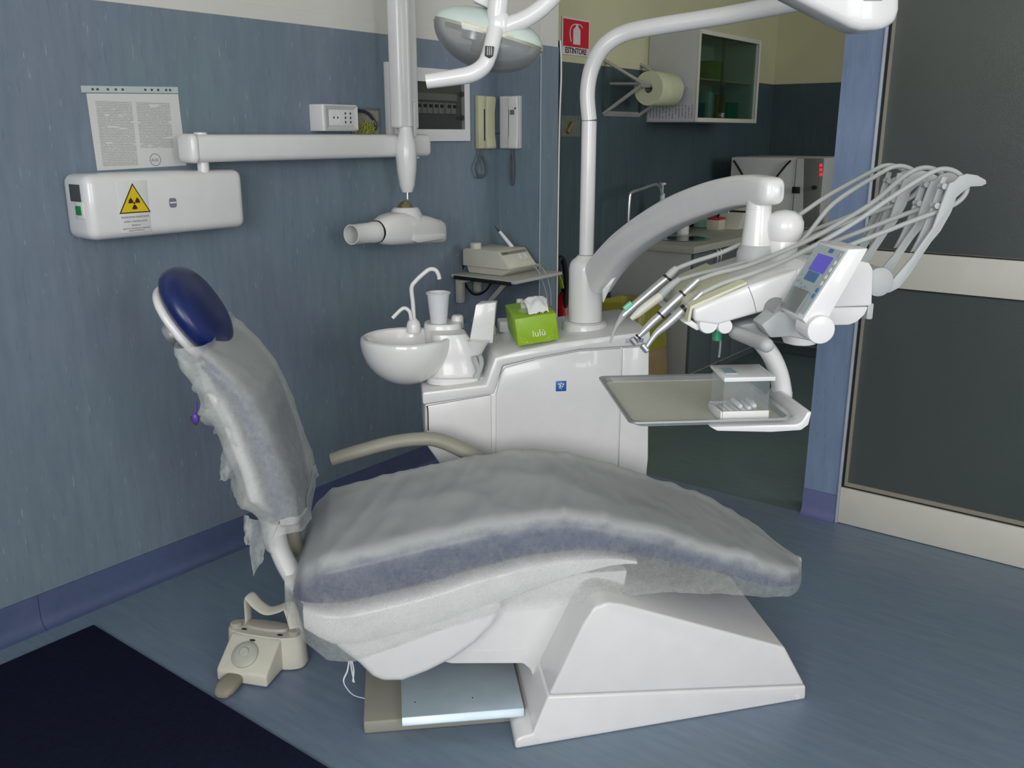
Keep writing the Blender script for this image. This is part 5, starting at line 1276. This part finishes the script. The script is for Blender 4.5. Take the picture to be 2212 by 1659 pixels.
ms = q.add('ShaderNodeMixShader'); ms.inputs[0].default_value = .07; q.link(tr.outputs[0], ms.inputs[1]); q.link(gl.outputs[0], ms.inputs[2]); q.link(ms.outputs[0], q.n['Material Output'].inputs['Surface'])
cm_ = CX0 + (CX1 - CX0) * .43
d1 = obj('sliding_door', box(new(), ID, (CX0 + .022, cm_ + .02), (CY0 + .008, CY0 + .012), (CZ0 + .022, CZ1 - .022)), q.m, wcab, smooth=False)
d2 = obj('sliding_door', box(new(), ID, (cm_ - .02, CX1 - .022), (CY0 + .016, CY0 + .020), (CZ0 + .022, CZ1 - .022)), q.m, wcab, smooth=False)
obj('door_lock', box(new(), ID, (cm_ - .012, cm_ + .012), (CY0 - .002, CY0 + .008), (CZ0 + .026, CZ0 + .050), .001), CHROME, d1)
ITEMS = [('green_carton', 'lime green carton on the upper shelf of the wall cabinet', 4.86, 1.568, .13, .10, (120, 150, 40)), ('white_carton', 'pale blue white box standing on the lower shelf of the wall cabinet', 4.80, 1.364, .07, .14, (190, 204, 206)), ('blue_carton', 'dark teal blue box at the bottom of the wall cabinet', 4.67, 1.364, .10, .08, (40, 100, 130)), ('ochre_carton', 'ochre yellow box at the bottom of the wall cabinet', 4.93, 1.364, .10, .13, (150, 130, 60)), ('teal_carton', 'sea green box at the bottom of the wall cabinet', 5.08, 1.364, .13, .09, (40, 130, 110)), ('grey_jar', 'small pale jar on the upper shelf of the wall cabinet', 4.62, 1.568, .07, .08, (170, 176, 170))]
for nm, lb, x_, z_, w_, h_, c_ in ITEMS:
    if 'jar' in nm:
        o = obj(nm, lathe(new(), V((x_, 2.36, z_)), EZ, [(.001, 0), (.034, 0), (.036, .004), (.036, h_ * .75), (.028, h_ * .82), (.028, h_), (.001, h_)], 20), mat(nm + '_plastic', c_, .5), loc=(x_, 2.36, z_))
    else:
        o = thing(nm, lb, 'box', (x_, 2.36, z_))
        mm = mat(nm + '_card', c_, .5)
        obj('carton_body', box(new(), ID, (x_ - w_ / 2, x_ + w_ / 2), (2.30, 2.42), (z_, z_ + h_ - .004), .001), mm, o)
        obj('carton_lid', box(new(), ID, (x_ - w_ / 2 - .001, x_ + w_ / 2 + .001), (2.299, 2.421), (z_ + h_ - .006, z_ + h_), .001), mm, o)
    tag(o, lb, 'jar' if 'jar' in nm else 'box', 'things kept in the wall cabinet')
q = NT('lined_notice'); v = q.coords(); sx = q.add('ShaderNodeSeparateXYZ'); q.link(v, sx.inputs[0])
def m_(op, a, b):
    n = q.add('ShaderNodeMath', operation=op)
    for i_, x_ in enumerate((a, b)):
        if hasattr(x_, 'is_linked'): q.link(x_, n.inputs[i_])
        else: n.inputs[i_].default_value = x_
    return n.outputs[0]
ln = m_('MULTIPLY', m_('GREATER_THAN', m_('SINE', m_('MULTIPLY', sx.outputs['Y'], 2 * PI / .019), 0), .55), m_('MULTIPLY', m_('LESS_THAN', sx.outputs['Z'], -.015), m_('GREATER_THAN', q.noise(q.coords((1, 40, 90)), 1.0, 1), .42)))
ln = m_('MULTIPLY', ln, m_('GREATER_THAN', sx.outputs['Z'], -.085))
q.link(q.mix(m_('MULTIPLY', ln, .6), lin(206, 206, 210), lin(70, 72, 80)), q.b.inputs['Base Color']); q.set(Roughness=.6)
ntc = thing('cabinet_notice', 'white sheet with ruled print taped to the side of the wall cabinet', 'notice', (CX0 - .001, 2.385, 1.445))
obj('sheet', box(new(), ID, (CX0 - .0015, CX0 - .0002), (2.255, 2.515), (1.350, 1.545)), q.m, ntc, smooth=False)

rh_ = thing('paper_roll_holder', 'grey wall bracket for a paper roll beside the wall cabinet', 'roll holder', (4.1, 2.45, 1.5))
RX = 4.05
cA, cB, cC, cD = onX(1390, 181, RX), onX(1306, 130, RX), onX(1304, 245, RX), onX(1320, 181, RX)
GB = mat('grey_bracket', (176, 176, 170), .5)
for dx in (0, .36):
    o_ = V((dx, 0, 0))
    fr_o = obj('end_frame', tube(new(), [cB + o_, cA * .6 + cB * .4 + o_, cA + o_], .018, 8, k=1, flat=.45), GB, rh_)
    obj('frame_leg', tube(new(), [cC + o_, cA + o_], .018, 8, k=1, flat=.45), GB, fr_o)
    obj('frame_leg', tube(new(), [cD + o_, cA + o_], .016, 8, k=1, flat=.45), GB, fr_o)
obj('front_bar', tube(new(), [cA - V((.01, 0, 0)), cA + V((.50, -.0, .0))], .016, 4, k=1), GB, rh_)
obj('lower_bar', tube(new(), [cC, cC + V((.36, 0, 0))], .012, 4, k=1), GB, rh_)
PRL = mat('pale_yellow_paper', (206, 210, 176), .9)
prl = thing('paper_roll', 'pale yellow-white paper roll hanging in the grey bracket', 'paper roll', (4.25, 2.37, 1.5))
rc_ = onX(1402, 190, 4.08)
obj('roll', lathe(new(), V((4.11, rc_.y + .02, rc_.z)), EX, [(.022, .004), (.022, 0), (.080, 0), (.082, .003), (.082, .215), (.080, .218), (.022, .218), (.022, .214)], 36, cap=False), PRL, prl)
obj('core', lathe(new(), V((4.11, rc_.y + .02, rc_.z)), EX, [(.021, .002), (.021, .216)], 20, cap=False), BEIGE, prl)

# counter with sink
ZT = .740
ct = thing('worktop', 'pale grey worktop along the far wall with a round steel sink', 'worktop', (5.1, 2.28, ZT))
TOPM = mat('grey_cream_laminate', (176, 176, 164), .35, var=.03)
bmT = new()
prism(bmT, ID, [(4.135, 2.030), (5.20, 2.030), (5.20, 1.55), (6.21, 1.55), (6.21, Y2 - .004), (4.135, Y2 - .004)], 'st', ZT - .035, ZT, .002)
obj('slab', bmT, TOPM, ct)
skc = V((4.435, 2.245, ZT))
obj('sink_rim', lathe(new(), skc, EZ, [(.125, 0), (.135, .001), (.140, .004), (.128, .006), (.118, .003), (.112, -.03)], 36, cap=False), CHROME, ct)
obj('sink_bowl', lathe(new(), skc, EZ, [(.117, .003), (.112, .0022), (.105, .0016), (.001, .0014)], 36, cap=False), mat('dark_steel_bowl', (60, 60, 58), .2, .9), ct)
fa = thing('sink_faucet', 'thin chrome swan-neck faucet standing behind the sink', 'faucet', (4.03, 2.36, ZT))
FY = 2.36
fpts = [onY(x, y, FY) for x, y in ((1357, 520), (1357, 480), (1360, 428), (1364, 416), (1385, 408), (1410, 399), (1420, 399), (1426, 408), (1428, 420))]
obj('spout', tube(new(), fpts, .0085, 10), CHROME, fa)
obj('faucet_base', lathe(new(), V((fpts[1].x, FY, ZT)), EZ, [(.022, 0), (.022, .02), (.012, .04), (.010, .06)], 16), CHROME, fa)
sd_ = onY(1430, 440, 2.40)
sdp = thing('soap_dispenser', 'white pump soap bottle next to the chrome faucet', 'soap dispenser', (sd_.x, 2.40, ZT))
obj('bottle', lathe(new(), V((sd_.x, 2.40, ZT)), EZ, [(.001, 0), (.036, 0), (.038, .006), (.038, .15), (.030, .172), (.014, .195), (.013, .21)], 24), mat('white_bottle', (206, 204, 204), .4), sdp)
obj('pump', lathe(new(), V((sd_.x, 2.40, ZT)), EZ, [(.014, .205), (.014, .23), (.005, .232), (.005, .275), (.018, .278), (.018, .288), (.001, .289)], 16), WHITE2, sdp)
obj('nozzle', tube(new(), [V((sd_.x, 2.40, ZT + .284)), V((sd_.x - .03, 2.385, ZT + .284)), V((sd_.x - .045, 2.38, ZT + .276))], .006, 8), WHITE2, sdp)
LAM = mat('grey_cabinet_laminate', (178, 179, 175), .55, var=.02)
DGL = mat('slate_door_laminate', (96, 106, 108), .5, var=.02)
cbs = [(4.165, 4.68), (4.68, 5.19)]
for i, (a, b) in enumerate(cbs):
    cb_ = thing('base_cabinet', ('grey base cabinet under the sink end of the worktop', 'grey base cabinet under the middle of the worktop')[i], 'cabinet', ((a + b) / 2, 2.28, 0), 'base cabinets under the worktop')
    obj('carcass', box(new(), ID, (a + .001, b - .001), (2.062, Y2 - .005), (.06, ZT - .036), .001), LAM, cb_)
    obj('plinth', box(new(), ID, (a + .01, b - .01), (2.11, Y2 - .02), (0, .06)), DGL, cb_, smooth=False)
    for j in range(2):
        w_ = (b - a) / 2
        dr_ = obj('door', box(new(), ID, (a + w_ * j + .003, a + w_ * (j + 1) - .003), (2.044, 2.061), (.075, ZT - .042), .001), DGL, cb_)
        hx_ = a + w_ * (1 if j else 1) + (.02 if j else -.02)
        obj('handle', tube(new(), [V((hx_, 2.043, .60)), V((hx_, 2.028, .605)), V((hx_, 2.028, .695)), V((hx_, 2.043, .70))], .004, 6, k=2), STEEL, dr_)
cb_ = thing('base_cabinet', 'dark base cabinet under the steriliser at the end of the worktop', 'cabinet', (5.7, 2.0, 0), 'base cabinets under the worktop')
obj('carcass', box(new(), ID, (5.235, 6.20), (1.57, Y2 - .006), (.06, ZT - .036), .001), LAM, cb_)
obj('plinth', box(new(), ID, (5.27, 6.18), (1.60, Y2 - .02), (0, .06)), DGL, cb_, smooth=False)
for j in range(2):
    y_ = 1.575 + .23 * j
    dr_ = obj('door', box(new(), ID, (5.215, 5.234), (y_, y_ + .224), (.075, ZT - .042), .001), DGL, cb_)
    obj('handle', tube(new(), [V((5.216, y_ + .20, .60)), V((5.200, y_ + .20, .605)), V((5.200, y_ + .20, .695)), V((5.216, y_ + .20, .70))], .004, 6, k=2), STEEL, dr_)
# steriliser
au = thing('steriliser', 'large white steriliser with black door braces and red digits on the worktop', 'steriliser', (5.55, 2.1, ZT))
AX0 = 5.30
obj('case', box(new(), ID, (AX0 + .03, AX0 + .50), (1.83, 2.385), (ZT + .001, 1.150), .006), CABM, au)
dor = obj('door', box(new(), ID, (AX0, AX0 + .028), (1.985, 2.388), (ZT + .02, 1.147), .005), WHITE2, au)
for pts in ([(1585, 347), (1595, 362), (1608, 386)], [(1708, 347), (1697, 358), (1676, 384)]):
    obj('door_brace', tube(new(), [onX(x, y, AX0 - .008) for x, y in pts], .012, 6, k=2, flat=.5), BLACKR, dor)
obj('control_column', box(new(), ID, (AX0 - .004, AX0 + .028), (1.832, 1.978), (ZT + .02, 1.147), .005), mat('grey_control_column', (120, 124, 116), .5), au)
obj('column_trim', prism(new(), ID, [(1.978, 1.145), (1.940, 1.145), (1.915, ZT + .03), (1.978, ZT + .03)], 'tz', AX0 - .008, AX0 - .003), WHITE2, au)
obj('door_lock', box(new(), ID, (AX0 - .016, AX0 - .004), (1.945, 1.992), (.948, .985), .002), DARK, au)
obj('side_knob', tube(new(), [V((AX0 - .004, 1.860, .985)), V((AX0 - .03, 1.860, .985))], .012, 10, k=1), DARK, au)
for y_ in (357, 367, 377):
    p_ = onX(1773, y_, AX0 - .006)
    obj('red_digit', box(new(), ID, (AX0 - .007, AX0 - .004), (p_.y - .008, p_.y + .008), (p_.z - .007, p_.z + .007), .001), mat('red_led', (255, 24, 50), .4, emit=3.0), au)
# other things on the worktop
gp = onY(1540, 420, 2.44)
gb = thing('green_bowl', 'upturned teal green plastic bowl leaning beside the steriliser', 'bowl', (5.05, 2.43, ZT))
gc_ = V((5.02, 2.40, 0)); gc_ = onY(1545, 432, 2.40)
obj('bowl', blob(new(), V((gc_.x, 2.45, gc_.z)), EX, EZ, EY, .120, .100, .035, 2.4, 28, 12), mat('teal_green_plastic', (40, 140, 112), .45), gb)
obj('bowl_stand', box(new(), ID, (gc_.x - .09, gc_.x + .09), (2.42, 2.49), (ZT + .0005, gc_.z - .06), .004), mat('pale_green_plastic', (140, 180, 160), .5), gb)
wx = thing('white_canister', 'white straight-sided canister behind the sink rim', 'canister', (4.66, 2.36, ZT))
obj('body', lathe(new(), V((4.66, 2.365, ZT)), EZ, [(.001, 0), (.034, 0), (.034, .12), (.030, .13), (.001, .13)], 24), WHITE2, wx)
obj('lid', lathe(new(), V((4.66, 2.365, ZT)), EZ, [(.036, .128), (.036, .15), (.001, .151)], 24), WHITE2, wx)
rb = onZ(1545, 496, ZT)
rbx = thing('red_lidded_box', 'small white box with a red top band on the worktop', 'box', (rb.x, rb.y, ZT))
obj('box_body', box(new(), ID, (rb.x - .03, rb.x + .06), (rb.y - .035, rb.y + .04), (ZT, ZT + .058), .002), mat('cream_card', (206, 200, 180), .5), rbx)
obj('box_lid', box(new(), ID, (rb.x - .031, rb.x + .061), (rb.y - .036, rb.y + .041), (ZT + .058, ZT + .070), .002), mat('red_card', (190, 40, 50), .5), rbx)
sm_ = onZ(1588, 492, ZT)
sml = thing('sealing_machine', 'low cream bench machine with a lever in front of the steriliser', 'bench machine', (sm_.x + .06, sm_.y + .02, ZT))
obj('base_case', prism(new(), ID, [(sm_.x - .10, ZT), (sm_.x + .13, ZT), (sm_.x + .13, ZT + .09), (sm_.x - .02, ZT + .09)], 'sz', sm_.y - .06, sm_.y + .09, .003), CREAM, sml)
obj('upper_case', box(new(), ID, (sm_.x + .02, sm_.x + .13), (sm_.y - .06, sm_.y + .09), (ZT + .10, ZT + .18), .004), CREAM, sml)
obj('dark_gap', box(new(), ID, (sm_.x + .03, sm_.x + .12), (sm_.y - .055, sm_.y + .085), (ZT + .088, ZT + .102)), DARK, sml, smooth=False)
obj('lever', tube(new(), [V((sm_.x - .02, sm_.y + .04, ZT + .085)), V((sm_.x - .03, sm_.y + .04, ZT + .13)), V((sm_.x - .02, sm_.y + .04, ZT + .15))], .006, 8), WHITE2, sml)
jr = onZ(1768, 500, ZT)
jar = thing('black_jar', 'dark glossy jar at the front corner of the worktop', 'jar', (5.32, 1.72, ZT))
obj('body', lathe(new(), V((5.32, 1.715, ZT)), EZ, [(.001, 0), (.05, 0), (.055, .01), (.055, .075), (.05, .085)], 24), mat('black_gloss', (18, 18, 20), .15), jar)
obj('lid', lathe(new(), V((5.32, 1.715, ZT)), EZ, [(.052, .085), (.052, .095), (.03, .105), (.001, .107)], 24), mat('dark_lid', (44, 46, 46), .2, .5), jar)
# yellow lined waste box beside the counter end
wb = thing('waste_box', 'tan cardboard waste box lined with a yellow-green bag behind the dental unit', 'waste box', (3.95, 2.27, 0))
def wring(z, h, jit=0.0):
    out = []
    for p in superring((3.95, 2.27, z), EX, EY, h, h, 7, 40):
        n_ = noise.noise(V((p.x * 14, p.y * 14, z * 14))) * jit
        out.append(V((p.x + n_, p.y + n_, p.z + n_ * .8)))
    return out
obj('carton', loft(new(), [wring(0.001, .165), wring(.20, .150), wring(.30, .142)]), mat('tan_cardboard', (150, 130, 92), .8, var=.08), wb)
bag = obj('bag', loft(new(), [wring(.24, .150, .01), wring(.34, .146, .012), wring(.44, .138, .014), wring(.475, .128, .016), wring(.47, .115, .012), wring(.40, .110, 0)], True, False), mat('yellow_green_film', (150, 148, 56), .35), wb)
obj('red_print', prism(new(), ID, [(4.015, .405), (4.045, .412), (4.055, .425), (4.02, .425)], 'sz', 2.116, 2.122), mat('red_print', (120, 40, 28), .6), wb)
